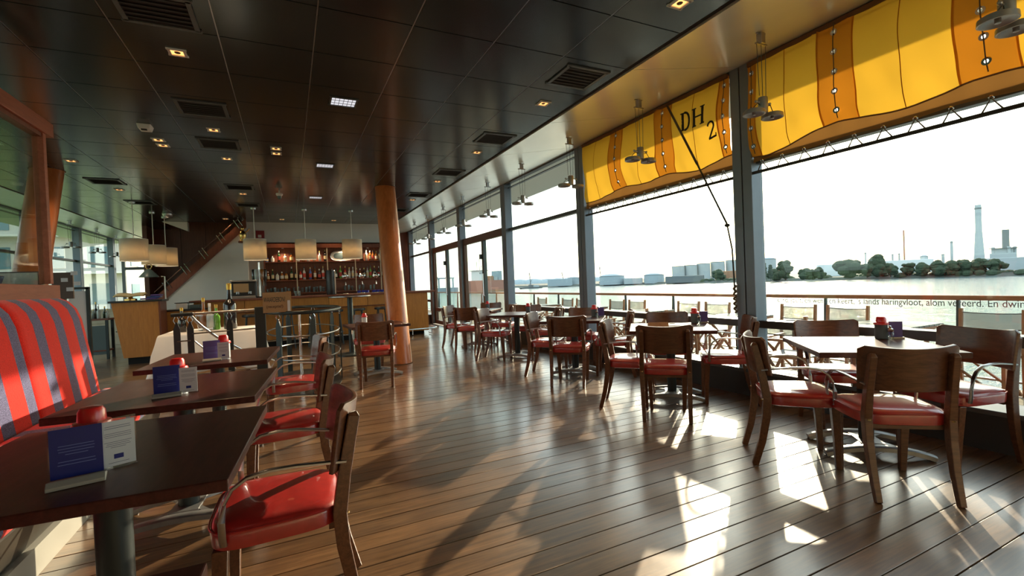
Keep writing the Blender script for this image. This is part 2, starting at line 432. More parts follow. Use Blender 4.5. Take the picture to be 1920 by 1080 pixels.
# sloping pale soffit panels along both glass fronts, a dark shadow gap before them
MOD = 2.95
for side in (1, -1):
    X = (lambda x: x) if side == 1 else (lambda x: -1.25-x)
    j = 0
    yy = .35-MOD
    while yy < 21.5:
        p = [(X(2.875), yy+.004), (X(4.33), yy+.004), (X(4.33), yy+MOD/2-.004), (X(2.875), yy+MOD/2-.004)]
        if side == -1: p = p[::-1]
        zz = [3.135 if abs(a-X(2.875)) < .01 else 3.395 for a, b in p]
        MB().hexa([(a, b, z) for (a, b), z in zip(p, zz)]+[(a, b, z+.02) for (a, b), z in zip(p, zz)]).build('soffit_panel', 'soffit', ceiling)
        yy += MOD/2
    MB().bx(min(X(2.79), X(2.88)), max(X(2.79), X(2.88)), -3.2, 22, ZC+.05, ZC+.09).build('shadow_gap', 'gap_dark', ceiling)
roof = MB().bx(-7.2, 5.9, -3.4, 24.5, 3.52, 3.72).build('roof', 'overhang'); tag(roof, kind='structure')
MB().bx(-4.1, 2.9, -3.2, 14.2, 3.2, 3.5).build('ceiling_void', 'gap_dark', roof)

# ---- glazed fronts
def facade(name, xf, side, first_win):
    """xf = glass plane; side=+1 looks out to +x"""
    wall = setting(name)
    pk = [.35-MOD+MOD*k for k in range(0, 9)]
    half = None
    for y in pk:
        if y > 22: continue
        for dy in (-.058, .058):
            if half is None: half = MB().box(0, 0, 1.715, .17, .104, 3.43).build('post', 'post_paint', wall, loc=(xf-side*.02, y+dy, 0), bevel=.006)
            else: inst(half, wall, (xf-side*.02, y+dy, 0))
        MB().box(xf-side*.01, y, 1.7, .12, .014, 3.4).build('post_groove', 'gap_dark', wall)
    a, b = sorted((xf-side*.06, xf+side*.06))
    MB().bx(a, b, -3.2, 22, 3.385, 3.47).build('head_rail', 'frame_dark', wall)
    MB().bx(min(xf-side*.1, xf), max(xf-side*.1, xf), -3.2, 22, 3.36, 3.385).build('head_track', 'frame_dark', wall)
    n = first_win
    for k in range(len(pk)-1):
        y0, y1 = pk[k]+.11, pk[k+1]-.11
        if y1 > 22: continue
        door = side == 1 and k in (4, 5)
        w = setting(('door_%d' if door else 'window_%d') % n); n += 1
        g0, g1 = sorted((xf+side*.02, xf+side*.028))
        mm = 'frame_brown' if door else 'frame_dark'
        tz = 2.40
        a, b = sorted((xf-side*.03, xf+side*.06))
        th = .17 if door else .06
        MB().bx(a, b, y0, y1, tz-th/2, tz+th/2).build('transom', mm, w, bevel=.004)
        MB().bx(g0, g1, y0, y1, tz+th/2, 3.385).build('pane', 'window_glass', w)
        MB().bx(*sorted((xf-side*.012, xf+side*.045)), y0, y1, 3.29, 3.305).build('pane_bead', 'frame_dark', w)
        if door:
            ym = (y0+y1)/2-.02
            for yy in (y0, y1-.09):
                MB().bx(a, b, yy, yy+.09, 0, tz-th/2).build('stile', mm, w, bevel=.004)
            MB().bx(a, b, ym-.055, ym+.055, .0, tz-th/2).build('stile', 'frame_dark', w, bevel=.004)
            for u0, u1 in ((y0+.09, ym-.055), (ym+.055, y1-.09)):
                MB().bx(g0, g1, u0, u1, .52, tz-th/2).build('pane', 'door_glass', w)
                MB().bx(a, b, u0, u1, .42, .52).build('lock_rail', mm, w, bevel=.004)
                MB().bx(g0, g1, u0, u1, .12, .42).build('pane', 'door_glass', w)
                MB().bx(a, b, u0, u1, 0, .12).build('kick_rail', mm, w, bevel=.004)
            MB().bx(*sorted((xf-side*.09, xf-side*.03)), ym+.02, ym+.07, 1.86, 1.98).build('lock_box', 'black_plastic', w)
            MB().tube([(xf-side*.05, ym-.09, .95), (xf-side*.08, ym-.09, .97), (xf-side*.08, ym-.09, 1.5), (xf-side*.05, ym-.09, 1.52)], .012).build('door_handle', 'chrome', w, smooth=40)
        else:
            MB().bx(g0, g1, y0, y1, .78, tz-th/2).build('pane', 'window_glass', w)
            MB().bx(*sorted((xf-side*.07, xf+side*.07)), y0, y1, .70, .775).build('sill_rail', 'frame_dark', w, bevel=.004)
            MB().bx(g0, g1, y0, y1, .30, .70).build('pane', 'window_glass', w)
    a, b = sorted((xf-side*.15, xf+side*.12))
    segs = [(-3.2, pk[4]-.1), (pk[6]+.1, 22)] if side == 1 else [(-3.2, 22)]
    for s0, s1 in segs:
        MB().bx(a, b, s0, s1, -.02, .25).build('plinth', 'sill_dark', wall)
        MB().bx(*sorted((xf-side*.19, xf+side*.12)), s0, s1, .25, .285).build('plinth_cap', 'frame_dark', wall, bevel=.005)
    return wall, n
wall_right, wn_ = facade('wall_right', 4.37, 1, 1)
wall_left, wn_ = facade('wall_left', -5.62, -1, wn_)

# ---- walls behind the bar, stair wall, rear ends
wb_ = MB().bx(-.92, 2.95, 14.1, 14.2, 0, 3.2).build('wall_back', 'white_wall'); tag(wb_, kind='structure')
ww = MB().prism([(-2.75, 0), (-.90, 0), (-.90, 2.92), (-2.75, 1.08)], lambda u, v, w: (u, w, v), 13.72, 13.6).build('wall_stair', 'white_wall'); tag(ww, kind='structure')
w2 = MB().bx(-3.3, -.92, 16.0, 16.12, 0, 5.2).build('wall_stairwell', 'redwood'); tag(w2, kind='structure')
for i in range(1, 4):
    MB().bx(-3.3+.6*i-.003, -3.3+.6*i+.003, 15.99, 16.0, 0, 5.2).build('panel_joint', 'gap_dark', w2)
w3 = MB().bx(-1.0, -.92, 13.72, 16.0, 0, 5.2).build('wall_stairside', 'white_wall'); tag(w3, kind='structure')
w4 = MB().bx(-3.4, -3.3, 15.2, 22.2, 0, 5.2).build('wall_passage', 'redwood'); tag(w4, kind='structure')
w5 = MB().bx(-3.4, -.9, 14.2, 16.1, 5.2, 5.3).build('ceiling_stairwell', 'white_wall'); tag(w5, kind='structure')
w6 = MB().bx(2.95, 4.4, 18.25, 18.4, 0, 3.5).build('wall_end', 'redwood'); tag(w6, kind='structure')
MB().bx(2.95, 3.03, 14.1, 18.25, 0, 3.3).build('wall_bar', 'redwood')
tag(bpy.data.objects['wall_bar'], kind='structure')
w7 = MB().bx(-5.7, 4.5, -3.3, -3.2, 0, 3.5).build('wall_front', 'cream_paint'); tag(w7, kind='structure')
# triangular white soffit over the stairwell
tr1 = MB().prism([(-2.78, 3.13), (-2.25, 3.13), (-2.25, 2.9)], lambda u, v, w: (u, w, v), 14.45, 14.25).build('trim_1', 'white_wall'); tag(tr1, kind='structure')
tr2 = MB().bx(-2.9, -.9, 14.19, 14.24, 3.13, 3.5).build('trim_2', 'gap_dark'); tag(tr2, kind='structure')
# rear end glazing beyond the passage
we = setting('window_30')
for x in (-5.55, -4.85, -4.15, -3.45):
    MB().box(x, 22.1, 1.7, .1, .12, 3.4).build('frame_post', 'frame_dark', we)
MB().bx(-5.6, -3.4, 22.05, 22.15, 2.3, 2.4).build('transom', 'frame_dark', we)
MB().bx(-5.6, -3.4, 22.05, 22.15, 3.3, 3.6).build('head_rail', 'frame_dark', we)
for i in range(3):
    MB().bx(-5.5+.7*i, -4.9+.7*i, 22.1, 22.106, .1, 2.3).build('pane', 'window_glass', we)

# ---- slanting round timber columns
def column(x, label, shade):
    r = .175
    b0, b1 = Vector((x-.01, 7.74, 0)), Vector((x+.06, 8.85, ZC+.01))
    vs, fs, n, m = [], [], 32, 13
    for i in range(m):
        c = b0.lerp(b1, i/(m-1)); rr = r*(1+.04*i/(m-1))
        for k in range(n):
            a = 2*PI*k/n; vs.append((c.x-x+rr*math.cos(a), c.y-7.74+rr*1.06*math.sin(a), c.z))
    for i in range(m-1):
        for k in range(n):
            l = (k+1) % n; fs.append((i*n+k, i*n+l, (i+1)*n+l, (i+1)*n+k))
    t = thing('wooden_column', label, 'column', (x, 7.74, 0), group='slanting timber columns')
    MB().add(vs, fs).build('shaft', 'column_wood', t, smooth=60)
    MB().lathe([(r+.002, .0), (r+.008, .0), (r+.008, .012), (r+.002, .012)], 32, 0, 0, 0, 1, 1.06).build('base_ring', 'awning_trim', t, smooth=40)
    c = b1-Vector((x, 7.74, 0))
    MB().lathe([(r*1.05, -.014), (r*1.05+.012, -.014), (r*1.05+.012, -.006), (r*1.05, -.006)], 32, c.x, c.y-.005, c.z, 1, 1.06).build('top_ring', 'awning_trim', t, smooth=40)
column(1.64, 'slanting round orange timber column standing in front of the bar', 0)
column(-3.09, 'slanting round timber column behind the glazed screen at far left', 0)

# ================================================================== ceiling fittings
def vent(x, y, label, w=.40, d=.38):
    t = thing('ceiling_vent', label, 'vent', (x, y, ZC), group='square ceiling vents')
    m = MB()
    for sx_, sy_, a, b in ((0, -d/2, w+.05, .03), (0, d/2, w+.05, .03), (-w/2, 0, .03, d), (w/2, 0, .03, d)): m.box(sx_, sy_, -.006, a, b, .012)
    m.build('frame', 'vent_frame', t)
    MB().box(0, 0, -.002, w, d, .003).build('backing', 'vent_dark', t)
    s = None
    for i in range(6):
        yy = -d/2+.05+i*(d-.1)/5
        if s is None: s = MB().hexa([(-w/2+.01, -.02, -.010), (w/2-.01, -.02, -.010), (w/2-.01, -.016, -.010), (-w/2+.01, -.016, -.010), (-w/2+.01, .014, -.003), (w/2-.01, .014, -.003), (w/2-.01, .018, -.003), (-w/2+.01, .018, -.003)]).build('slat', 'vent_dark', t, loc=(0, yy, 0))
        else: inst(s, t, (0, yy, 0))
for x, y, l in ((2.48, 3.60, 'largest square louvred ceiling vent nearest along the window side'), (2.48, 5.51, 'second louvred ceiling vent along the window side'),
                (2.48, 7.42, 'third louvred ceiling vent along the window side'), (2.48, 9.42, 'fourth louvred ceiling vent beyond the timber column'),
                (-.70, 3.72, 'dark ceiling vent at the top edge of the picture on the left'), (-.70, 5.53, 'dark ceiling vent behind the nearest orange spotlight'),
                (-.70, 6.78, 'dark narrow ceiling vent between two small orange spotlights'), (-.70, 9.46, 'dark ceiling vent nearer the bar in the left half'),
                (-.70, 11.32, 'dark ceiling vent just before the leftmost bar pendant'), (-2.55, 9.47, 'ceiling vent near the left window front'), (-2.55, 11.42, 'ceiling vent above the left row of drum pendants'), (2.48, 11.4, 'farthest ceiling vent along the window side')):
    vent(x, y, l)
def spot(x, y, label, s=.10):
    t = thing('recessed_spotlight', label, 'spotlight', (x, y, ZC), group='small square recessed spotlights')
    m = MB(); w = s
    for a, b, c, d in ((0, -w/2, w+.03, .018), (0, w/2, w+.03, .018), (-w/2, 0, .018, w), (w/2, 0, .018, w)): m.box(a, b, -.005, c, d, .010)
    m.build('frame', 'white_paint', t)
    MB().box(0, 0, -.001, w-.01, w-.01, .002).build('reflector', 'spot_glow', t)
    MB().lathe([(.022, -.004), (.018, -.008), (.006, -.010)], 10).build('bulb', 'brown_screen', t)
    ld = bpy.data.lights.new('spot_beam', 'SPOT'); ld.energy = 28; ld.color = (1, .66, .36); ld.spot_size = math.radians(110); ld.spot_blend = .9; ld.shadow_soft_size = .05
    lo = bpy.data.objects.new('spot_beam', ld); COL.objects.link(lo); lo.parent = t; lo.location = (0, 0, -.02)
for x, y, l in ((-.69, 4.31, 'nearest recessed square spotlight glowing orange in the left ceiling'), (-.69, 6.21, 'orange recessed spotlight before the narrow dark vent'), (-.69, 7.48, 'orange recessed spotlight behind the narrow dark vent'),
                (-1.32, 6.80, 'front one of two paired orange spotlights left of centre'), (-1.32, 7.03, 'rear one of two paired orange spotlights left of centre'),
                (-.07, 6.78, 'front one of two paired spotlights near the ceiling middle'), (-.07, 7.02, 'rear one of two paired spotlights near the ceiling middle'),
                (2.49, 2.36, 'recessed spotlight at the top edge near the window side'), (2.49, 4.25, 'recessed spotlight behind the nearest window-side vent'), (2.49, 6.16, 'recessed spotlight behind the second window-side vent'),
                (2.49, 8.10, 'recessed spotlight behind the third window-side vent'), (2.49, 9.98, 'recessed spotlight behind the fourth window-side vent'),
                (-2.55, 8.16, 'recessed spotlight beside the left timber column'), (-2.55, 10.13, 'recessed spotlight between the two left vents'), (-.70, 10.06, 'recessed spotlight right behind a dark vent near the bar'),
                (-1.34, 13.54, 'recessed spotlight before the stairwell opening'), (-.08, 13.43, 'left recessed spotlight over the bottle shelves'), (1.18, 13.44, 'right recessed spotlight over the bottle shelves')):
    spot(x, y, l)
for y, l in ((4.90, 'nearest bright rectangular ceiling luminaire with grid louvre'), (7.51, 'middle bright rectangular ceiling luminaire with grid louvre'), (10.16, 'farthest bright rectangular ceiling luminaire with grid louvre')):
    t = thing('ceiling_luminaire', l, 'ceiling light', (.57, y, ZC), group='rectangular grid luminaires')
    m = MB(); w, d = .24, .21
    for a, b, c, e in ((0, -d/2, w+.03, .016), (0, d/2, w+.03, .016), (-w/2, 0, .016, d), (w/2, 0, .016, d)): m.box(a, b, -.005, c, e, .010)
    m.build('frame', 'frame_dark', t)
    MB().box(0, 0, -.001, w-.01, d-.01, .002).build('diffuser', 'panel_glow', t)
    s = None
    for i in range(5):
        if s is None: s = MB().box(0, 0, -.005, .004, d-.02, .008).build('louvre', 'steel', t, loc=(-.08, 0, 0))
        else: inst(s, t, (-.08+.04*i, 0, 0))
    for i in range(2): MB().box(0, -.035+.07*i, -.005, w-.02, .004, .008).build('cross_louvre', 'steel', t)
t = thing('smoke_detector', 'cream box-shaped detector on the dark ceiling left of centre', 'detector', (-1.33, 6.28, ZC))
MB().hexa([(-.05, -.07, -.055), (.05, -.07, -.055), (.05, .06, -.055), (-.05, .06, -.055), (-.065, -.075, 0), (.065, -.075, 0), (.065, .075, 0), (-.065, .075, 0)]).build('housing', 'plastic_white', t, bevel=.008)
MB().box(0, -.05, -.06, .05, .03, .012).build('lens', 'vent_dark', t)
t = thing('security_camera', 'small white dome camera hanging from ceiling before the bar', 'camera', (-.08, 9.6, ZC))
MB().lathe([(.012, 0), (.012, -.06)][::-1], 10).build('stem', 'plastic_white', t, smooth=40)
MB().lathe([(.001, -.11), (.045, -.10), (.06, -.075), (.055, -.055), (.001, -.052)], 16).build('housing', 'plastic_white', t, smooth=40)
MB().lathe([(.001, -.165), (.02, -.16), (.034, -.14), (.036, -.105)], 16).build('dome', 'dark_glassy', t, smooth=60)
t = thing('dome_detector', 'silvery dome fitting on ceiling behind the left pendants', 'detector', (-2.40, 12.9, ZC))
MB().lathe([(.001, -.10), (.05, -.092), (.085, -.06), (.10, -.02), (.10, 0)], 20).build('dome', 'steel', t, smooth=60)
MB().lathe([(.11, -.008), (.11, 0)], 20).build('rim', 'vent_frame', t, smooth=40)

# ---- drum pendants
def pendant(x, y, label, r=.225, zb=1.98, zt=2.44, lit=2.6):
    t = thing('drum_pendant', label, 'pendant lamp', (x, y, 0), group='cream drum pendants')
    MB().lathe([(.012, ZC-.035), (.05, ZC-.03), (.055, ZC-.006), (.055, ZC)], 16).build('ceiling_rose', 'steel', t, smooth=40)
    MB().cyl(0, 0, zt-.12, ZC-.03, .008, 8).build('rod', 'white_paint', t, smooth=40)
    n = 36; vs = [(r*math.cos(2*PI*k/n), r*math.sin(2*PI*k/n), z) for z in (zb, zt) for k in range(n)]
    sh = MB().add(vs, [(k, (k+1) % n, n+(k+1) % n, n+k) for k in range(n)]).build('lamp_shade', 'shade_cream', t, smooth=60, solid=.004)
    for z in (zb+.004, zt-.004):
        MB().tube([(r*math.cos(2*PI*k/n), r*math.sin(2*PI*k/n), z) for k in range(n)], .004, 6, True).build('shade_rim', 'white_paint', sh, smooth=60)
    for a in range(3):
        MB().tube([(0, 0, zt-.02), (r*math.cos(a*2.094), r*math.sin(a*2.094), zt-.006)], .003, 6).build('spoke', 'steel', sh)
    MB().lathe([(.001, zt-.26), (.03, zt-.24), (.034, zt-.2), (.015, zt-.14), (.015, zt-.1)], 12).build('bulb', 'plastic_white', t, smooth=60)
    ld = bpy.data.lights.new('bulb_light', 'POINT'); ld.energy = lit; ld.color = (1, .80, .56); ld.shadow_soft_size = .04
    lo = bpy.data.objects.new('bulb_light', ld); COL.objects.link(lo); lo.parent = t; lo.location = (0, 0, zt-.30)
for x, l in ((-.63, 'left one of three cream drum pendants over the bar front'), (.40, 'middle one of three cream drum pendants over the bar front'), (1.42, 'right one of three cream drum pendants, beside the timber column')):
    pendant(x, 11.75, l)
for x, y, l in ((-2.68, 11.37, 'nearest and largest of three cream drum pendants at left'), (-2.66, 12.75, 'middle one of three cream drum pendants in the left row'), (-2.58, 13.48, 'farthest of three cream drum pendants in the left row')):
    pendant(x, y, l, zb=1.97, zt=2.40, lit=2.2)

# ---- cable-hung twin halogen lamps along the window
def halogen(x, y, side, label, dbl=True):
    slope = .26/1.455
    zm = 3.135+slope*((x if side == 1 else -1.25-x)-2.875)
    t = thing('twin_halogen_lamp', label, 'pendant lamp', (x, y, 0), -PI/2, group='twin halogen cable lamps')
    MB().box(0, 0, zm-.055, .05, .05, .09).build('ceiling_mount', 'steel', t, bevel=.004)
    for dz, w in ((-.005, .1), (-.095, .13)):
        MB().box(0, 0, zm+dz-.005, .018, w, .014).build('mount_bar', 'steel', t)
    for i, (dx, dy) in enumerate(((0, -.055), (0, 0), (0, .055))):
        MB().tube([(dx, dy, zm-.09), (dx, dy*.75, 2.74)], .0028, 5).build('cable', 'vent_frame', t)
    MB().lathe([(.034, 2.60), (.038, 2.61), (.038, 2.72), (.034, 2.73)], 16).build('body', 'cast_alu', t, smooth=40)
    MB().tube([(0, -.085, 2.685), (0, .085, 2.685)], .006, 6).build('cross_pin', 'steel', t)
    for sgn in (-1, 1):
        MB().sphere(0, sgn*.085, 2.685, .013, 8, 6).build('pin_knob', 'steel', t, smooth=60)
        h = MB().lathe([(.02, .034), (.074, .031), (.084, .024), (.086, -.006), (.078, -.008), (.055, .010), (.014, .016), (.014, -.010), (.001, -.012)], 20, 0, sgn*.115, 2.578).build('lamp_head', 'cast_alu', t, smooth=50)
        MB().tube([(.079*math.cos(2*PI*k/20), sgn*.115+.079*math.sin(2*PI*k/20), 2.574) for k in range(20)], .004, 6, True).build('rim', 'brass', h, smooth=60)
        MB().tube([(0, sgn*.035, 2.66), (.01, sgn*.08, 2.67), (0, sgn*.12, 2.63)], .0035, 5).build('lamp_wire', 'black_metal', t)
for i, y in enumerate((1.13, 2.60, 4.11, 5.55, 7.04, 8.54, 10.02, 11.48, 13.0, 14.5)):
    halogen(3.65, y, 1, ['nearest twin halogen lamp at the top right corner', 'twin halogen lamp in front of the right yellow awning', 'twin halogen lamp in front of the smaller yellow awning'][i] if i < 3 else
            'twin halogen cable lamp, %s from the near end of the window row' % ORD[i])
for i, y in enumerate((15.4, 17.2, 18.9, 20.6)):
    halogen(-4.9, y, -1, 'twin halogen cable lamp before the left windows, %s counted from the left' % ORD[i])
# ================================================================== yellow awnings hanging inside the window
def frange(a, b, n): return [a+(b-a)*i/n for i in range(n+1)]
def awning(y_hi, y_lo, strips, eyes, label, sag):
    t = thing('striped_awning', label, 'awning', (4.27, y_lo, 2.25), group='yellow awnings')
    O = Vector((4.27, y_lo, 2.25))
    def zb(y):
        return 2.475+sum(a*math.exp(-((y-c)/.33)**2) for c, a in sag)
    def pos(y, v, off=0.0):
        zt = 3.345; b = zb(y); z = zt+(b-zt)*v
        edge = min(1, (y_hi-y)/.12, (y-y_lo)/.12)
        x = 4.255-.045*math.sin(PI*min(1, v*1.05))*max(0, edge)-.012*math.sin(v*7+y*3.1)-.006*math.sin(y*23+v*4)-.007*math.sin(y*9-v*11)*v-.004*math.sin(y*31+v*17)*v
        if v > .85: x += (v-.85)**2*1.6
        return Vector((x-off, y, z))-O
    for ya, yb, kind in strips:
        if kind == 'y':
            us = frange(ya, yb, max(6, int(abs(yb-ya)/.05))); vs = frange(0, 1, 22)
            MB().grid(lambda u, v: pos(u, v), us, vs).build('yellow_panel', 'awning_yellow', t, smooth=60)
            if abs(yb-ya) > .5:
                ym = (ya+yb)/2
                MB().bar([pos(ym, v, .002) for v in frange(0, 1, 16)], .006, .002, ref=(1, 0, 0)).build('seam', 'awning_orange', t)
        else:
            yc = eyes[(ya, yb)]
            h = .015
            us = sorted(frange(yb-.014, yc-h, 3)+frange(yc+h, ya+.014, 3))
            zsn = [.10, .30, .50, .70, .89]
            vs = sorted([q for q in frange(0, 1, 22) if all(abs(q-z) > .02 for z in zsn)]+[z+e for z in zsn for e in (-.017, .017)])
            MB().grid(lambda u, v: pos(u, v, .003), us, vs, skip=lambda u, v: abs(u-yc) < h and any(abs(v-z) < .017 for z in zsn)).build('orange_panel', 'awning_orange', t, smooth=60)
            for z in zsn:
                c = pos(yc, z, .008); n = 14
                vv = [c+Vector((0, r*math.cos(2*PI*k/n), r*math.sin(2*PI*k/n))) for r in (.013, .027) for k in range(n)]
                MB().add(vv, [(k, (k+1) % n, n+(k+1) % n, n+k) for k in range(n)]).build('eyelet', 'chrome', t, solid=.004)
            MB().tube([pos(yc, v, .014) for v in frange(.0, .97, 16)], .004, 5).build('lacing_cord', 'rope', t)
    # folded-under lower flap, running out to the lacing rod
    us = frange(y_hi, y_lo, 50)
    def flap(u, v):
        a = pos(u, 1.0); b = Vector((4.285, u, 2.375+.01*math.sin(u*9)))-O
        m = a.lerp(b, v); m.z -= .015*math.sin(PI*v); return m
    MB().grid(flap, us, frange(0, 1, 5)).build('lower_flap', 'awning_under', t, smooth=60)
    MB().tube([pos(u, 1.0, .004) for u in us], .007, 5).build('hem', 'awning_trim', t)
    MB().bx(-.035, .02, 0, y_hi-y_lo, 1.075, 1.115).build('head_batten', 'awning_trim', t)
    MB().tube([(.02, -.02, .022), (.02, y_hi-y_lo+.02, .022)], .016, 8).build('rod', 'black_metal', t, smooth=40)
    n = int((y_hi-y_lo)/.2)
    for i in range(n):
        y = (i+.5)*(y_hi-y_lo)/n
        MB().tube([(.018, y-.06, .02), (.004, y, .115), (.018, y+.06, .02)], .006, 5).build('lacing_loop', 'rope', t)
        MB().tube([(.004, y+.013*math.cos(a), .118+.013*math.sin(a)) for a in frange(0, 2*PI, 10)[:-1]], .005, 5, True).build('flap_eyelet', 'chrome', t, smooth=60)
    return t, pos, O
b1 = [(6.10, 5.40, 'y'), (5.40, 5.14, 'o'), (5.14, 4.48, 'y'), (4.48, 4.20, 'o'), (4.20, 3.52, 'y'), (3.52, 3.425, 'o')]
aw1, pos1, O1 = awning(6.10, 3.425, b1, {(5.40, 5.14): 5.26, (4.48, 4.20): 4.34, (3.52, 3.425): 3.47}, 'smaller yellow and orange striped awning lettered DH 2', [(5.2, .06), (4.35, .05), (3.45, .05), (5.9, -.02), (3.9, -.03)])
b2 = [(3.18, 3.10, 'o'), (3.10, 2.48, 'y'), (2.48, 2.21, 'o'), (2.21, 1.56, 'y'), (1.56, 1.27, 'o'), (1.27, .47, 'y')]
aw2, pos2, O2 = awning(3.18, .47, b2, {(3.18, 3.10): 3.145, (2.48, 2.21): 2.35, (1.56, 1.27): 1.42}, 'larger yellow and orange striped awning at the top right', [(2.4, .05), (1.45, .05), (3.0, -.06), (1.9, -.02)])
# lettering DH 2 on the cloth (read from inside: +y is left)
def strokes(name, segs, y0, z0, s, parent, pos, O):
    m = MB()
    for pts, w in segs:
        pth = []
        for u, v in pts:
            y = y0-u*s; z = z0+v*s
            vv = (3.345-z)/(3.345-2.475)
            pth.append(pos(y, vv, .006))
        m.bar(pth, w*s, .003, ref=(1, 0, 0))
    m.build(name, 'letter_black', parent)
arc = lambda cx, cy, rx, ry, a0, a1, n=10: [(cx+rx*math.cos(math.radians(a0+(a1-a0)*i/n)), cy+ry*math.sin(math.radians(a0+(a1-a0)*i/n))) for i in range(n+1)]
D = [([(.16, 0), (.16, 1)], .17), ([(0, .03), (.3, .03)], .06), ([(0, .97), (.3, .97)], .06), ([(.28, .97)]+arc(.30, .5, .38, .47, 88, -88, 12)+[(.28, .03)], .12)]
Hh = [([(.14, 0), (.14, 1)], .16), ([(.66, 0), (.66, 1)], .16), ([(.14, .5), (.66, .5)], .08)]+[([(a-.14, b), (a+.14, b)], .06) for a in (.14, .66) for b in (.03, .97)]
T2 = [(arc(.3, .72, .24, .25, 165, -35, 10)+[(.05, .06)], .11), ([(.03, .06), (.58, .06)], .12), ([(.56, .02), (.60, .22)], .06)]
strokes('letter_D', D, 4.04, 2.945, .205, aw1, pos1, O1)
strokes('letter_H', Hh, 3.86, 2.935, .205, aw1, pos1, O1)
strokes('numeral_two', T2, 3.665, 2.725, .185, aw1, pos1, O1)
# furling rope with strap and cleat by the post
t = thing('furling_rope', 'dark rope with strap running diagonally past the DH awning to the post', 'rope', (4.15, 3.4, .9))
o = Vector((4.15, 3.4, .9))
MB().bar([Vector((4.20, 4.24, 3.33))-o, Vector((4.165, 3.78, 2.50))-o], .026, .008, ref=(1, 0, 0)).build('strap', 'rope', t)
MB().tube([Vector((4.165, 3.78, 2.50))-o, Vector((4.16, 3.41, 1.78))-o], .010, 6).build('upper_line', 'black_metal', t)
MB().sphere(.01, .01, .87, .028, 10, 6, .7).build('pulley_block', 'black_metal', t, smooth=50)
MB().tube([(.01, .01, .87), (.06, .0, .62), (.075, .0, .30), (.08, 0, .15)], .009, 6).build('lower_line', 'black_metal', t)
MB().tube([(.08+.012*math.sin(a*3), .012*math.cos(a*3), .25-.025*a) for a in frange(0, 12, 40)], .011, 6).build('rope_coil', 'rope', t)

# ================================================================== terrace, railing, river
ZD = -.13
deck = MB().bx(4.5, 7.2, -6, 26, ZD-.3, ZD-.03).build('floor_terrace', 'sill_dark'); tag(deck, kind='structure')
s = None
for i in range(18):
    x = 4.58+i*.145
    if s is None: s = MB().box(0, 10, 0, .138, 32, .03).build('deck_board', 'deck_wood', deck, loc=(x, 0, ZD-.015))
    else: inst(s, deck, (x, 0, ZD-.015))
rail = thing('terrace_railing', 'timber-topped terrace railing with glass panels along the river', 'railing', (7.0, 0, ZD))
MB().bx(-.035, .035, -6, 26, .98, 1.035).build('top_rail', 'rail_wood', rail, bevel=.008)
fin = None; pane = None
for i in range(-3, 16):
    y = 2.63+1.48*i
    if fin is None:
        fin = MB().prism([(-.02, 0), (.055, 0), (.05, .5), (.028, .85), (.02, .99), (-.02, .99)], lambda u, v, w: (-u, w, v), -.012, .012).build('fin_post', 'black_metal', rail, loc=(0, y, 0))
        pane = MB().bx(.016, .024, -.70, .70, .12, .97).build('glass_panel', 'rail_glass', rail, loc=(.02, y+.74, 0))
    else:
        inst(fin, rail, (0, y, 0)); inst(pane, rail, (.02, y+.74, 0))
for z in (.10,):
    MB().bx(-.012, .012, -6, 26, z-.01, z+.012).build('bottom_rail', 'steel', rail)
# the verse printed on the glass panels, read from inside
cu = bpy.data.curves.new('verse', 'FONT'); cu.body = "eerd, joelt, en wend en keert, 's lands haringvloot, alom vereerd. En dwingt"
cu.size = .118; cu.extrude = .0004; cu.align_x = 'RIGHT'
to = bpy.data.objects.new('verse_tmp', cu); COL.objects.link(to)
dg = bpy.context.evaluated_depsgraph_get()
me = bpy.data.meshes.new_from_object(to.evaluated_get(dg)); bpy.data.objects.remove(to)
me.materials.clear(); me.materials.append(M['mesh_grey'])
vo = bpy.data.objects.new('glass_lettering', me); COL.objects.link(vo); vo.parent = rail
xs_ = [v.co.x for v in me.vertices]
wd = max(xs_)-min(xs_)
vo.location = (.032, 2.02, .905)
vo.rotation_euler = (PI/2, 0, -PI/2)
vo.scale = (2.85/wd, 1.0, 1.0)

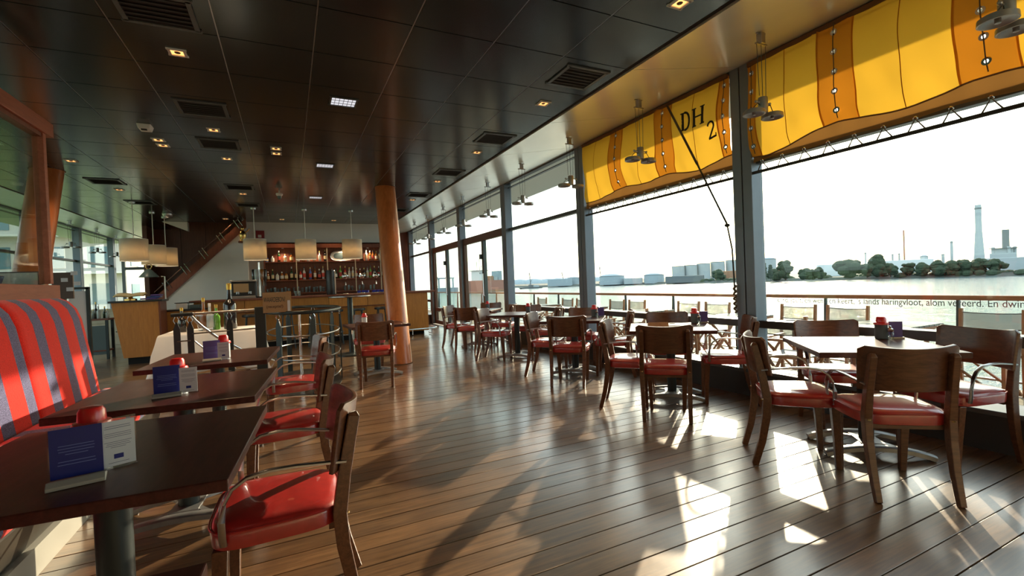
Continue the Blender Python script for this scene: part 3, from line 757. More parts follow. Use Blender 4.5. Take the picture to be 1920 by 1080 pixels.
# terrace folding chairs with mesh backs, and slatted tables
def deck_chair():
    t = thing('folding_deck_chair', 'x', 'chair', (0, 0, ZD), group='folding terrace chairs')
    for s in (-1, 1):       # local: faces +y, back at -y
        MB().bar([(s*.25, -.24, 0.0), (s*.25, -.235, .45), (s*.25, -.27, .90)], .03, .035, ref=(0, 1, 0)).build('back_post', 'teak', t)
        MB().bar([(s*.25, .24, 0), (s*.25, .23, .62)], .03, .03, ref=(0, 1, 0)).build('front_post', 'teak', t)
        MB().bar([(s*.25, -.27, .62), (s*.25, .27, .63)], .045, .02).build('arm', 'teak', t)
        MB().bar([(s*.22, -.22, .02), (s*.22, .22, .42)], .02, .03, ref=(1, 0, 0)).build('cross_strut', 'teak', t)
        MB().bar([(s*.21, .22, .02), (s*.21, -.22, .42)], .02, .03, ref=(1, 0, 0)).build('cross_strut', 'teak', t)
    MB().grid(lambda u, v: (u, -.255-.035*(v-.62)/.27+.02*(u/.25)**2-.02, v-.012*(1-(u/.25)**2)), frange(-.25, .25, 6), (.69, .86)).build('back_mesh', 'mesh_net', t, smooth=60)
    MB().box(0, 0, .435, .46, .44, .012).build('seat_mesh', 'mesh_grey', t)
    MB().tube([(u, -.29+.02*(u/.25)**2, .86-.012*(1-(u/.25)**2)) for u in frange(-.25, .25, 6)], .006, 6).build('back_hem', 'mesh_grey', t)
    MB().tube([(u, -.27+.02*(u/.25)**2, .69-.012*(1-(u/.25)**2)) for u in frange(-.25, .25, 6)], .008, 6).build('back_hem', 'mesh_grey', t)
    MB().box(0, -.25, .615, .50, .02, .03).build('back_rail', 'teak', t)
    for s in (-1, 1): MB().box(0, s*.22, .42, .5, .025, .03).build('seat_rail', 'teak', t)
    for s in (-1, 1): MB().bar([(-.23, s*.2, .03), (.23, s*.2, .40)], .02, .025, ref=(0, 1, 0)).build('cross_strut', 'teak', t)
    return t
dc = deck_chair()
first = True
DCH = [(2.28, 'the right-hand terrace chair'), (3.71, ''), (4.38, ''), (5.82, ''), (6.48, ''), (7.92, ''), (8.6, ''), (10.0, ''), (10.7, ''), (12.1, '')]
for i, (y, _) in enumerate(DCH):
    l = 'folding mesh-back terrace chair by the railing, %s from the right' % ORD[i]
    if first: dc.location = (6.52, y, ZD); dc.rotation_euler = (0, 0, PI/2); dc['label'] = l; first = False
    else: dup(dc, (6.52, y, ZD), PI/2, l)
for i, y in enumerate((3.45, 5.35, 7.3, 9.2)):
    dup(dc, (5.25, y, ZD), -PI/2+.15*(-1)**i, 'folding mesh-back terrace chair close outside the window glass, %s from the right' % ORD[i])
def deck_table():
    t = thing('slatted_terrace_table', 'x', 'table', (0, 0, ZD), group='slatted terrace tables')
    s = None
    for i in range(7):
        if s is None: s = MB().box(0, 0, .715, .095, .70, .022).build('slat', 'table_slate', t, loc=(-.33, 0, 0))
        else: inst(s, t, (-.33+.11*i, 0, 0))
    for q in (-1, 1):
        MB().box(0, q*.33, .69, .74, .03, .03).build('apron', 'teak', t)
        MB().bar([(-.33, q*.27, 0), (.33, q*.27, .68)], .025, .04, ref=(0, 1, 0)).build('cross_leg', 'teak', t)
        MB().bar([(.33, q*.30, 0), (-.33, q*.30, .68)], .025, .04, ref=(0, 1, 0)).build('cross_leg', 'teak', t)
    return t
dt = deck_table()
for i, y in enumerate((3.04, 5.12, 7.2, 9.3, 11.4)):
    l = 'slatted terrace table between folding chairs, %s from the right' % ORD[i]
    if i == 0: dt.location = (6.42, y, ZD); dt['label'] = l
    else: dup(dt, (6.42, y, ZD), 0, l)

ZW = -5.0
water_o = MB().add([(7.0, -900, ZW), (1500, -900, ZW), (1500, 2500, ZW), (7.0, 2500, ZW)], [(0, 1, 2, 3)]).build('river_water', 'water'); tag(water_o, 'wide bright rippled river beyond the terrace', 'river', kind='stuff')
quay = MB().bx(-7, 7.2, -8, 60, ZW-1, ZD-.3).build('quay', 'sill_dark'); tag(quay, kind='structure')
lawn = MB().bx(-400, -6.2, -60, 400, -1.2, -.5).build('ground_lawn', 'grass'); tag(lawn, kind='structure')
# far bank: a low strip following the shoreline
sh = [(286, 60), (284, 110), (270, 145), (262, 190), (256, 235), (250, 262), (244, 285), (232, 330), (222, 355), (215, 420), (230, 640)]
vs = [(x, y, ZW-.3) for x, y in sh]+[(x+4, y+2, ZW+1.6) for x, y in sh]+[(x+420, y+300, ZW+2.2) for x, y in sh]
n = len(sh)
bank = MB().add(vs, [(i, i+n, i+n+1, i+1) for i in range(n-1)]+[(i+n, i+2*n, i+2*n+1, i+n+1) for i in range(n-1)]).build('far_bank', 'bank'); tag(bank, kind='structure')
hl = MB()
for i in range(26):
    a = i/25
    hl.sphere(300+a*160, 700-a*110, -6, 22+5*math.sin(i*2.3), 10, 6, .42)
hl.build('distant_hills', 'haze_blue', smooth=60); tag(bpy.data.objects['distant_hills'], kind='structure')

def tree(x, y, w, zt, label, leaf='leaf', zb=-4.0, tall=False):
    t = thing('riverside_tree', label, 'tree', (x, y, zb), group='trees on the far bank')
    h = zt-zb; m = MB(); rnd = random.Random(int(x*7+y*3))
    MB().tube([(0, 0, 0), (.1, 0, h*.5)], [w*.05, w*.03], 6).build('trunk', 'bark', t)
    N = 16 if not tall else 7
    for i in range(N):
        if tall: cx, cy, cz, r = 0, 0, h*(.2+.7*i/N), w*.5*(1-.5*abs(i/N-.4))
        else:
            a = rnd.uniform(0, 2*PI); q = rnd.uniform(0, .34)*w
            cx, cy, cz, r = q*math.cos(a), q*math.sin(a), h*rnd.uniform(.18, .82), w*rnd.uniform(.13, .22)
        m.sphere(cx, cy, cz, r, 8, 6, rnd.uniform(.7, 1.0), jit=.18)
    m.sphere(0, 0, h*.55, w*.30 if not tall else w*.4, 9, 6, 1.1 if not tall else 2.0, jit=.12)
    m.build('crown', leaf, t)
for a in [(242, 175, 3.0, 8, 'left one of two slim poplars beside the pale tank', 'leaf_pale', -4, True), (246, 174, 2.6, 6.4, 'right one of two slim poplars beside the pale tank', 'leaf_pale', -4, True),
          (253, 170, 11, 8.1, 'round tree standing right of the pale tank on far bank'), (256, 160, 9, 2.4, 'low bush right of the round tree on far bank'), (260, 156, 9, 2.0, 'low bush left of the broad tree on far bank'),
          (266, 144, 14, 6.1, 'broad dark tree left of the tallest far-bank tree'), (274, 135, 13, 8.8, 'tallest broad tree on the far bank'), (269, 137, 8, 3.9, 'small tree tucked beside the tallest far-bank tree'),
          (276, 130, 8, 3.4, 'small bushy tree right of the tallest far-bank tree'), (282, 125, 8, 3.2, 'bushy tree below the thin red mast'), (281, 119, 8, 3.4, 'tree at the left end of the long hedge'),
          (283, 114, 9, 3.9, 'second tree along the long hedge'), (287, 110, 9, 3.8, 'third tree along the long hedge'), (289, 106, 9, 4.0, 'fourth tree along the long hedge'), (291, 102, 9, 3.8, 'fifth tree along the long hedge'), (293, 97, 9, 3.6, 'right end tree of the long hedge near the power plant'),
          (267, 227, 12, 4.1, 'dark tree in front of the row of storage tanks'), (262, 183, 10, 2.6, 'low shrub hiding behind the window post')]:
    tree(*a)
rnd = random.Random(3); m = MB()
SL = [(284, 84), (284, 110), (271, 145), (263, 190), (257, 235), (251, 262)]
for i in range(150):
    q = rnd.random()*(len(SL)-1); k = int(q); f = q-k
    x = SL[k][0]*(1-f)+SL[k+1][0]*f+rnd.uniform(3, 12); y = SL[k][1]*(1-f)+SL[k+1][1]*f
    m.sphere(x, y, -3.6, rnd.uniform(1.0, 2.4), 7, 5, .75, jit=.2)
m.build('riverside_scrub', 'leaf'); tag(bpy.data.objects['riverside_scrub'], 'low dark scrub growing all along the far bank', 'scrub', kind='stuff')
def block(name, label, cat, x, y, w, d, z0, z1, mt, group=None, rz=0.5):
    o = MB().box(0, 0, (z1-z0)/2, w, d, z1-z0).build(name, mt, None, loc=(x, y, z0), rz=rz, bevel=.3)
    return tag(o, label, cat, group)
def tank(x, y, w, z0, z1, label, mt='haze_grey', dome=.12):
    t = thing('storage_tank', label, 'storage tank', (x, y, z0), group='far-bank storage tanks')
    h = z1-z0
    MB().lathe([(w/2, 0), (w/2, h), (w/2*.99, h+.05)], 24).build('shell', mt, t, smooth=40)
    MB().lathe([(w/2, h), (w*.38, h+w*dome*.6), (w*.2, h+w*dome*.9), (.01, h+w*dome)], 24).build('roof', 'haze_blue', t, smooth=40)
    MB().tube([(w/2*math.cos(k*PI/12)*1.01, w/2*math.sin(k*PI/12)*1.01, h) for k in range(24)], .18, 5, True).build('rim', 'far_dark', t)
tank(307, 219, 10.5, -3.5, 10, 'pale tank beside the poplars right of the window post')
for i, (x, y, w, z) in enumerate(((318, 314, 11, 9.2), (328, 309, 11, 9.8), (338.5, 304, 11.4, 10.8), (349.5, 298, 12, 11.8), (361, 291, 12.6, 12.7))):
    tank(x, y, w, -4, z, 'large pale storage tank, %s from the left in the row of five' % ORD[i], dome=.02)
for x, y, w, z, l in ((255, 277, 15, 2.2, 'low dark tank with domed roof left of the tall tank row'), (238, 307, 20, 2.6, 'wide low dome-roofed tank further along the far bank'), (238, 363, 11, 2.6, 'distant dome-roofed tank beside a grey shed')):
    tank(x, y, w, -4.3, z, l, 'haze_blue', .10)
block('grey_shed', 'long flat grey shed far along the bank', 'shed', 221, 360, 22, 10, -4.4, 2.1, 'haze_blue', rz=-.55)
block('grey_shed', 'low shed between the two dome-roofed tanks', 'shed', 246, 290, 14, 8, -4.4, .4, 'haze_grey', rz=-.8)
block('brick_shed', 'low brownish shed right of the tank row', 'shed', 280, 231, 14, 8, -4.4, 2.8, 'far_rust', rz=-.75)
block('dark_workshop', 'long low dark workshop in front of the tank row', 'shed', 256, 247, 26, 6, -4.4, .6, 'far_dark', rz=-.85)
block('factory_hall', 'pale flat factory hall behind the bushes', 'factory', 314, 182, 13, 8, -3.5, 4.2, 'far_white', rz=-1.0)
block('factory_hall', 'long pale factory roof behind the tallest tree', 'factory', 391, 179, 36, 10, -3.5, 5.5, 'far_white', rz=-1.05)
block('plant_hall', 'long low hall of the power plant at right edge', 'factory', 377, 113, 34, 12, -4.2, 3.7, 'haze_grey', rz=-1.25)
t = thing('power_plant', 'grey power plant with a dark stack at the right edge', 'power plant', (415, 133, -3))
MB().box(0, 0, 5, 12, 12, 10, .3).build('lower_block', 'haze_grey', t)
MB().box(0, 0, 11.4, 9, 9, 3, .3).build('upper_block', 'haze_grey', t)
MB().lathe([(1.7, 12), (1.7, 25)], 16, 1, -1, 0).build('stack', 'far_dark', t, smooth=40)
for dx, dy in ((-5, 3), (4.5, -4), (-4, -4)): MB().lathe([(.9, 9), (.9, 14)], 10, dx, dy).build('vessel', 'haze_grey', t, smooth=40)
MB().box(0, 0, 13.1, 13, 13, .3, .3).build('gallery', 'far_dark', t)
def chimney(x, y, r0, r1, z0, z1, label, mt='haze_grey'):
    t = thing('factory_chimney', label, 'chimney', (x, y, z0), group='far-bank chimneys')
    MB().lathe([(r0, 0), (r1*1.05, (z1-z0)*.6), (r1, z1-z0)], 14).build('shaft', mt, t, smooth=40)
    MB().lathe([(r1*1.12, (z1-z0)*.93), (r1*1.12, (z1-z0)*.955)], 14).build('band', 'far_dark', t, smooth=40)
chimney(537, 187, 3.9, 2.1, -2, 51.2, 'tallest concrete chimney in the right background')
for x, y, r, z, l in ((403, 206, .7, 13.1, 'slim chimney left of the tallest far-bank tree'), (422, 197, .7, 11, 'left one of two short slim chimneys'), (427, 195, .7, 11.3, 'right one of two short slim chimneys'),
                      (444, 175, 1.0, 9.2, 'short stout chimney over the hedge'), (489, 187, 1.0, 20.1, 'banded medium chimney left of the tallest one')):
    chimney(x, y, r, r*.9, -3, z, l)
tank(407, 171, 4.5, -3, 7.4, 'small silo with cap over the hedge', 'haze_grey', .25)
t = thing('lattice_mast', 'thin red and white mast on the far bank', 'mast', (418, 187.6, -3))
for i in range(8): MB().box(0, 0, 2+i*3.9, .8, .8, 3.9).build('section', 'far_red' if i % 2 else 'far_rust', t)
def crane(x, y, h, label, lean=.25):
    t = thing('harbour_crane', label, 'crane', (x, y, -4.4), group='far harbour cranes')
    MB().box(0, 0, 1.2, 3.5, 2.5, 2.4).build('cab', 'far_dark', t)
    MB().bar([(0, 0, 2), (-h*lean, h*lean, h)], .5, .5).build('boom', 'far_dark', t)
    MB().bar([(-1, 1, 2), (.8, -.8, h*.55)], .3, .3).build('mast', 'far_dark', t)
    MB().tube([(.8, -.8, h*.55), (-h*lean, h*lean, h)], .1, 4).build('stay', 'far_dark', t)
crane(188, 354, 13, 'floating crane on the barge at left', .06); crane(230, 367, 12.5, 'harbour crane standing behind the grey shed', .12); crane(255, 344, 17, 'tall harbour crane right of the second window post', .06)
t = thing('work_barge', 'low dark barge carrying a crane near the far bank', 'barge', (186, 350, -5))
MB().hexa([(-9, -2, -.2), (9, -2, -.2), (9, 2, -.2), (-9, 2, -.2), (-11, -2.4, 1), (11, -2.4, 1), (11, 2.4, 1), (-11, 2.4, 1)]).build('hull', 'far_dark', t)
MB().box(5, 0, 1.8, 4, 3, 1.8).build('wheelhouse', 'haze_grey', t)
# moored cargo ship seen through the glass doors
t = thing('cargo_ship', 'moored cargo ship with white bridge and red hull seen through doors', 'ship', (126, 302, -5), rz=.5)
MB().prism([(-16, 0), (16, 0), (18, 8), (-18, 8)], lambda u, v, w: (u, w, v), 4, -4).build('hull', 'far_red', t)
MB().prism([(-15.8, -.3), (15.8, -.3), (16.1, 1.2), (-16.1, 1.2)], lambda u, v, w: (u, w, v), 4.03, -4.03).build('waterline', 'far_rust', t)
MB().box(-9, 0, 11, 8, 7, 7).build('bridge', 'far_white', t)
MB().box(-9, 0, 14.8, 10, 9, .5).build('bridge_wing', 'haze_grey', t)
for i in range(4): MB().box(-12+i*2.2, -3.52, 12.9, 1.2, .1, .9).build('bridge_window', 'far_dark', t)
for dx, h in ((-11, 21), (-8, 23), (-6, 18.5)): MB().bar([(dx, 0, 14.8), (dx, 0, h)], .25, .25).build('mast', 'far_dark', t)
for i, (dx, h, c) in enumerate(((1, 3, 'far_rust'), (6, 2.4, 'haze_grey'), (11, 6.5, 'haze_blue'))): MB().box(dx, 0, 8+h/2, 4.4, 6, h).build('deck_cargo', c, t)
t = thing('gantry_dock', 'distant gantry crane over a dock at far left of river', 'crane', (116, 366, -5))
MB().box(0, 0, 1.5, 18, 8, 4).build('dock_wall', 'haze_blue', t)
for dx in (-6, 6): MB().box(dx, 0, 7.2, .8, 2, 8).build('leg', 'haze_blue', t)
MB().box(0, 0, 11.3, 14, 1.6, 1.0).build('girder', 'haze_blue', t)
MB().bar([(-9, 0, 3), (-7, 0, 12.5)], .8, .8).build('jib', 'haze_grey', t)

# ---- land side: apartment block and canopy outside the left windows
t = thing('apartment_block', 'pale apartment block with rows of windows outside left windows', 'building', (-24, 62, -1), rz=-.1)
MB().box(0, 0, 9, 22, 12, 18).build('wall', 'block_wall', t)
wnd = None
for r in range(5):
    for c in range(6):
        loc = (-9.3+c*3.7, -6.02, 1.8+r*3.4)
        if wnd is None: wnd = MB().box(0, 0, .9, 2.0, .08, 1.9).build('window', 'block_glass', t, loc=loc)
        else: inst(wnd, t, loc)
for r in range(5): MB().box(0, -6.5, 1.2+r*3.4, 22.4, 1.1, .16).build('balcony_slab', 'white_paint', t)
wnd = None
for r in range(5):
    for c in range(3):
        loc = (11.02, -4+c*4, 1.8+r*3.4)
        if wnd is None: wnd = MB().box(0, 0, .9, .08, 1.8, 1.7).build('window', 'block_glass', t, loc=loc)
        else: inst(wnd, t, loc)
t = thing('brick_house', 'yellowish lower house outside left of the apartment block', 'building', (-30, 40, -1), rz=.2)
MB().box(0, 0, 3.4, 14, 10, 6.8).build('wall', 'label_cream', t)
MB().prism([(-7.4, 6.8), (7.4, 6.8), (0, 10)], lambda u, v, w: (u, w, v), 5.2, -5.2).build('roof', 'far_rust', t)
for r in range(2):
    for c in range(4): MB().box(-5+c*3.3, -5.03, 1.8+r*2.8, 1.3, .08, 1.5).build('window', 'block_glass', t)
# ================================================================== armchairs
def bl(z): return -.20-.15*max(0, z-.45)
def sell(a, e=4.5): 
    c, s = math.cos(a), math.sin(a)
    return (math.copysign(abs(c)**(2/e), c), math.copysign(abs(s)**(2/e), s))
def make_chair():
    t = thing('wooden_armchair', 'x', 'chair', group='red-seated wooden armchairs')
    n = 40; vs, fs = [], []
    rings = [(.396, .93), (.402, .985), (.445, 1.0), (.462, .985), (.474, .93), (.482, .80), (.487, .5), (.489, .2)]
    for z, q in rings:
        for k in range(n):
            a, b = sell(2*PI*k/n)
            vs.append((a*.228*q*(1+.05*b), b*.218*q+.005, z))
    m = len(rings)
    fs = [(i*n+k, i*n+(k+1) % n, (i+1)*n+(k+1) % n, (i+1)*n+k) for i in range(m-1) for k in range(n)]
    fs += [tuple(range(n-1, -1, -1)), tuple((m-1)*n+k for k in range(n))]
    seat = MB().add(vs, fs).build('seat', 'seat_leather', t, smooth=50)
    MB().tube([(sell(2*PI*k/n)[0]*.229*(1+.05*sell(2*PI*k/n)[1]), sell(2*PI*k/n)[1]*.219+.005, .462) for k in range(n)], .0035, 5, True).build('piping', 'seat_leather', seat, smooth=60)
    def bk(u, v):
        z = .595+.235*v+.018*v*u*u
        r = 1.0
        if v < .12: r = .985
        x = u*.238*(1-.04*(1-v))
        return (x, bl(z)-.034+.078*u*u, z)
    us = frange(-1, 1, 18); vv = [0, .04, .3, .6, .9, .97, 1.0]
    g = MB(); pts = []
    def bkr(u, v):      # rounded upper corners
        x, y, z = bk(u, v)
        if abs(u) > .9 and v > .9: z -= (abs(u)-.9)*(v-.9)*2.2
        return (x, y, z)
    g.grid(bkr, us, vv).build('backrest', 'chair_wood', t, smooth=60, solid=.016, bevel=.003)
    for s in (-1, 1):
        sec = [(-.0185, -.023), (.0185, -.023), (.0185, .023), (-.0185, .023)]
        pth = [(s*.190, -.285, 0), (s*.193, -.24, .16), (s*.197, -.212, .32), (s*.198, -.204, .44), (s*.196, bl(.58)-.006, .58), (s*.192, bl(.70)-.012, .70), (s*.190, bl(.79)-.018, .79), (s*.190, bl(.805)-.014, .805)]
        lg = MB().sweep(pth, [[(a*q, b*q) for a, b in sec] for q in (.82, .95, 1.05, 1.1, 1.0, .95, .9, .55)], ref=(0, 1, 0)).build('leg', 'chair_wood', t, bevel=.004)
        MB().lathe([(.010, 0), (.010, .006)], 8).build('bolt', 'brass', lg, loc=(s*.197, -.228, .43))
        MB().sweep([(s*.172, .195, 0), (s*.178, .19, .2), (s*.185, .18, .40)], [[(a*q, b*q) for a, b in [(-.024, -.022), (.024, -.022), (.024, .022), (-.024, .022)]] for q in (.72, .9, 1.12)], ref=(0, 1, 0)).build('leg', 'chair_wood', t, bevel=.004)
        pa = [(s*.205, bl(.625)-.006, .628), (s*.222, -.15, .640), (s*.236, -.06, .652), (s*.243, .02, .655), (s*.246, .085, .645), (s*.247, .13, .615), (s*.247, .155, .57), (s*.245, .165, .51), (s*.240, .165, .45), (s*.233, .163, .425)]
        MB().sweep(pa, [(-.011, -.0035), (-.006, -.006), (.006, -.006), (.011, -.0035), (.011, .0035), (.006, .006), (-.006, .006), (-.011, .0035)]).build('armrest', 'steel', t, smooth=40)
    MB().bx(-.18, .18, -.19, -.165, .375, .40).build('seat_rail', 'chair_wood', t)
    return t
chair0 = make_chair(); used = [False]
def chair(x, y, fdeg, label, group=None):
    rz = math.radians(fdeg)-PI/2
    if not used[0]:
        used[0] = True; chair0.location = (x, y, 0); chair0.rotation_euler = (0, 0, rz); chair0['label'] = label
        if group: chair0['group'] = group
        return chair0
    return dup(chair0, (x, y, 0), rz, label, group)
GW, GL = 'armchairs at the window tables', 'armchairs facing the banquette'
chair(-.06, 2.05, 178, 'nearest red armchair in the left foreground, cut by the bottom edge', GL)
chair(-.05, 3.25, 180, 'second red armchair behind the nearest one, beside the banquette tables', GL)
chair(0.0, 4.62, 184, 'third red armchair at the farthest banquette table', GL)
for x, y, a, l in (
    (3.14, 1.52, 52, 'armchair seen from behind at the nearest window table'), (3.07, 2.03, -43, 'armchair at the left side of the nearest window table'),
    (3.90, 1.52, 164, 'armchair at the right picture edge, facing the nearest window table'), (3.93, 2.24, 228, 'armchair on the window side of the nearest window table'),
    (3.08, 3.25, 48, 'armchair seen from behind at the second window table with the menu wedge'), (3.06, 3.69, -45, 'armchair at the left side of the second window table'),
    (3.90, 3.28, 137, 'armchair at the second window table right in front of the big post'), (3.88, 4.02, 228, 'armchair on the window side of the second window table'),
    (3.10, 4.87, 48, 'armchair seen from behind at the third window table'), (3.13, 5.45, -45, 'armchair at the left side of the third window table'),
    (3.83, 4.97, 137, 'armchair at the right side of the third window table'), (3.86, 5.70, 228, 'armchair before the second post, window side of the third table'),
    (3.06, 7.06, -45, 'armchair at the left side of the fourth window table'), (3.80, 7.40, 228, 'armchair on the window side of the fourth window table'), (3.76, 6.62, 137, 'armchair at the right side of the fourth window table'),
    (3.05, 8.25, 48, 'armchair seen from behind at the farthest window table'), (3.06, 8.92, -45, 'leftmost and farthest armchair at the window, near the bar end'), (3.80, 8.40, 137, 'armchair at the right side of the farthest window table'), (3.8, 9.15, 228, 'armchair before the glass doors at the farthest window table')):
    chair(x, y, a, l, GW)
chair(1.02, 6.32, 77, 'armchair seen from behind beside the timber column', 'armchairs by the timber column')
chair(1.12, 7.62, 262, 'armchair behind the small table by the timber column', 'armchairs by the timber column')

# ================================================================== pedestal tables
def make_table(w, d, pr=.045, base=.62):
    t = thing('pedestal_table', 'x', 'table')
    MB().box(0, 0, .7225, w, d, .035).build('table_top', 'table_wood', t, bevel=.004)
    MB().box(0, 0, .699, .3, .3, .012).build('top_plate', 'black_metal', t)
    MB().cyl(0, 0, .07, .70, pr, 20).build('pole', 'black_metal', t, smooth=40)
    for s in (-1, 1):
        pth = [(base/2*q, s*.17, .018+.05*(1-abs(q)**2.2)) for q in frange(-1, 1, 14)]
        f = MB().sweep(pth, [(-.032, -.016), (.032, -.016), (.032, .010), (.020, .018), (-.020, .018), (-.032, .010)]).build('foot_bar', 'cast_alu', t, smooth=35)
        for q in (-1, 1): MB().cyl(q*base/2*.95, s*.17, 0, .02, .016, 10).build('glide', 'black_plastic', f, smooth=40)
        MB().bar([(s*.15, -.165, .06), (0, 0, .075), (-s*.15, .165, .06)], .03, .012).build('cross_brace', 'cast_alu', t)
    MB().box(0, 0, .072, .14, .22, .012).build('base_plate', 'cast_alu', t)
    return t
tb = make_table(.80, .80)
A41 = math.radians(-41)
TR = [(3.60, 1.87), (3.55, 3.65), (3.47, 5.33), (3.42, 7.0), (3.42, 8.75)]
for i, (x, y) in enumerate(TR):
    l = ['nearest dark pedestal table by the window, sunlit top', 'second window table carrying a wooden menu wedge', 'third window table in front of the second post', 'fourth window table with its near side free of chairs', 'farthest window table before the glass doors'][i]
    if i == 0: tb.location = (x, y, 0); tb.rotation_euler = (0, 0, A41); tag(tb, l, 'table', 'window tables')
    else: dup(tb, (x, y, 0), A41, l, 'window tables')
dup(tb, (1.12, 6.95, 0), 0.05, 'small square pedestal table beside the timber column', 'tables by the column')
tl = make_table(.86, .92, .052, .66)
for i, (x, y, a, l) in enumerate(((-.575, 2.04, -.07, 'nearest banquette table carrying the big blue menu card'), (-.565, 3.22, -.09, 'second banquette table with blue and white menu cards'), (-.565, 4.60, -.08, 'farthest banquette table with purple menu card'), (-.62, .66, -.05, 'table at the bottom left corner, only its far edge showing'))):
    if i == 0: tl.location = (x, y, 0); tl.rotation_euler = (0, 0, a); tag(tl, l, 'table', 'banquette tables')
    else: dup(tl, (x, y, 0), a, l, 'banquette tables')

# ================================================================== striped banquette and glazed screen
sofa = thing('striped_banquette', 'red and blue striped banquette along the left edge', 'banquette', (0, 0, 0))
Y0, Y1 = .35, 5.33
prof = [(-1.535, 0.4), (-1.54, 0.45), (-1.565, 0.62), (-1.595, 0.82), (-1.62, 0.98), (-1.64, 1.1), (-1.67, 1.19), (-1.72, 1.255), (-1.775, 1.285), (-1.8, 1.285), (-1.8, 1.2), (-1.8, 0.4)]
segs = [(5.33, 4.235), (4.235, 3.14), (3.14, 2.05), (2.05, .6)]
for ya, yb in segs:
    ys_ = [ya, ya-.008, ya-.03]+frange(ya-.08, yb+.08, 4)+[yb+.03, yb+.008, yb]
    def bp(i, j):
        x, z = prof[int(j)]; y = ys_[int(i)]
        e = min(abs(y-ya), abs(y-yb)); k = .014*(1-min(1, e/.03))**2
        return (x-(k if j < 9 else 0), y, z-(k if 5 < j < 10 else 0))
    vs = [bp(i, j) for i in range(len(ys_)) for j in range(len(prof))]; m = len(prof)
    fs = [(i*m+j, i*m+j+1, (i+1)*m+j+1, (i+1)*m+j) for i in range(len(ys_)-1) for j in range(m-1)]
    fs += [tuple(range(m)), tuple((len(ys_)-1)*m+j for j in range(m-1, -1, -1))]
    MB().add(vs, fs).build('back_cushion', 'sofa_stripes', sofa, smooth=60)
for ya, yb in segs:
    MB().bx(-1.54, -1.06, yb+.004, ya-.004, .32, .47).build('seat_cushion', 'sofa_stripes', sofa, bevel=.035)
MB().hexa([(-1.78, .6, .13), (-1.13, .6, .13), (-1.13, Y1-.03, .13), (-1.78, Y1-.03, .13), (-1.78, .6, .33), (-1.075, .6, .33), (-1.075, Y1-.03, .33), (-1.78, Y1-.03, .33)]).build('base', 'sofa_leather', sofa, bevel=.02)
MB().bx(-1.76, -1.10, .6, Y1-.05, 0, .135).build('kick_plate', 'kick_plate', sofa)
scr = thing('glazed_screen', 'red-brown timber screen with glass above the banquette back', 'screen', (-1.86, 0, 0))
MB().bx(-.055, .06, -.5, 5.42, 2.69, 2.81).build('top_beam', 'frame_wood', scr, bevel=.005)
MB().bx(-.03, .035, -.5, 5.30, 2.655, 2.69).build('glazing_bead', 'redwood', scr)
MB().bx(-.03, .045, 5.255, 5.31, 1.41, 2.69).build('post', 'frame_wood', scr, bevel=.004)
MB().bx(-.03, .045, 2.2, 2.26, 1.41, 2.69).build('post', 'frame_wood', scr, bevel=.004)
MB().bx(-.04, .062, -.5, 5.38, 1.24, 1.40).build('ledge', 'frame_wood', scr, bevel=.004)
MB().bx(-.12, .02, -.5, 5.36, 0, 1.24).build('screen_wall', 'redwood', scr)
for a, b in ((-.4, 2.2), (2.26, 5.255)): MB().bx(-.006, .006, a, b, 1.40, 2.66).build('pane', 'screen_glass', scr)
t = thing('illuminated_sign', 'small white light box standing behind the screen glass', 'sign', (-2.05, 5.30, 1.35))
MB().box(0, 0, .10, .30, .06, .12).build('face', 'plastic_white', t, bevel=.004); MB().box(0, .01, .10, .32, .05, .14).build('case', 'mesh_grey', t)
t = thing('model_boat', 'little blue and white boat hull behind the screen glass', 'ornament', (-2.15, 5.05, 1.36))
MB().prism([(-.16, .03), (.14, .03), (.19, .12), (-.19, .12)], lambda u, v, w: (u*.6, w, v), .06, -.06).build('hull', 'bottle_blue', t, bevel=.01); MB().box(0, 0, .115, .20, .125, .015).build('gunwale', 'cap_white', t)

# ================================================================== things on the tables
def lines(parent, w, z0, dz, n, y, mt, rnd, tilt=None):
    m = MB()
    for i in range(n):
        ww = w*(rnd.uniform(.82, 1) if i % 4 != 3 else .55)
        m.box(0, y, z0-i*dz, ww, .0006, dz*.2)
    m.build('print_lines', mt, parent)
def menu_set(x, y, z, a, l_base, blue='menu_blue', s=1.0, cap=True, group=None):
    """acrylic holder with a card, a second card and a red-capped shaker behind"""
    rnd = random.Random(int(x*100+y*10))
    t = thing('menu_holder', 'acrylic stand holding %s' % l_base, 'menu stand', (x, y, z), a, 'menu stands')
    w, h = .115*s, .150*s
    MB().prism([(-.052, 0), (.03, 0), (.03, .006), (-.035, .022), (-.052, .010)], lambda u, v, q: (q, u, v), -w/2-.006, w/2+.006).build('foot', 'kick_plate', t, bevel=.002)
    pn = MB().box(0, .008, h/2+.012, w+.006, .003, h).build('clear_panel', 'acrylic', t)
    cd = MB().box(0, .004, h/2+.012, w, .002, h-.008).build('card', blue, t)
    lines(cd, w*.78, h*.72, h*.055, 4, .0026, 'menu_print', rnd); lines(cd, w*.78, h*.42, h*.06, 2, .0026, 'menu_print', rnd)
    return t
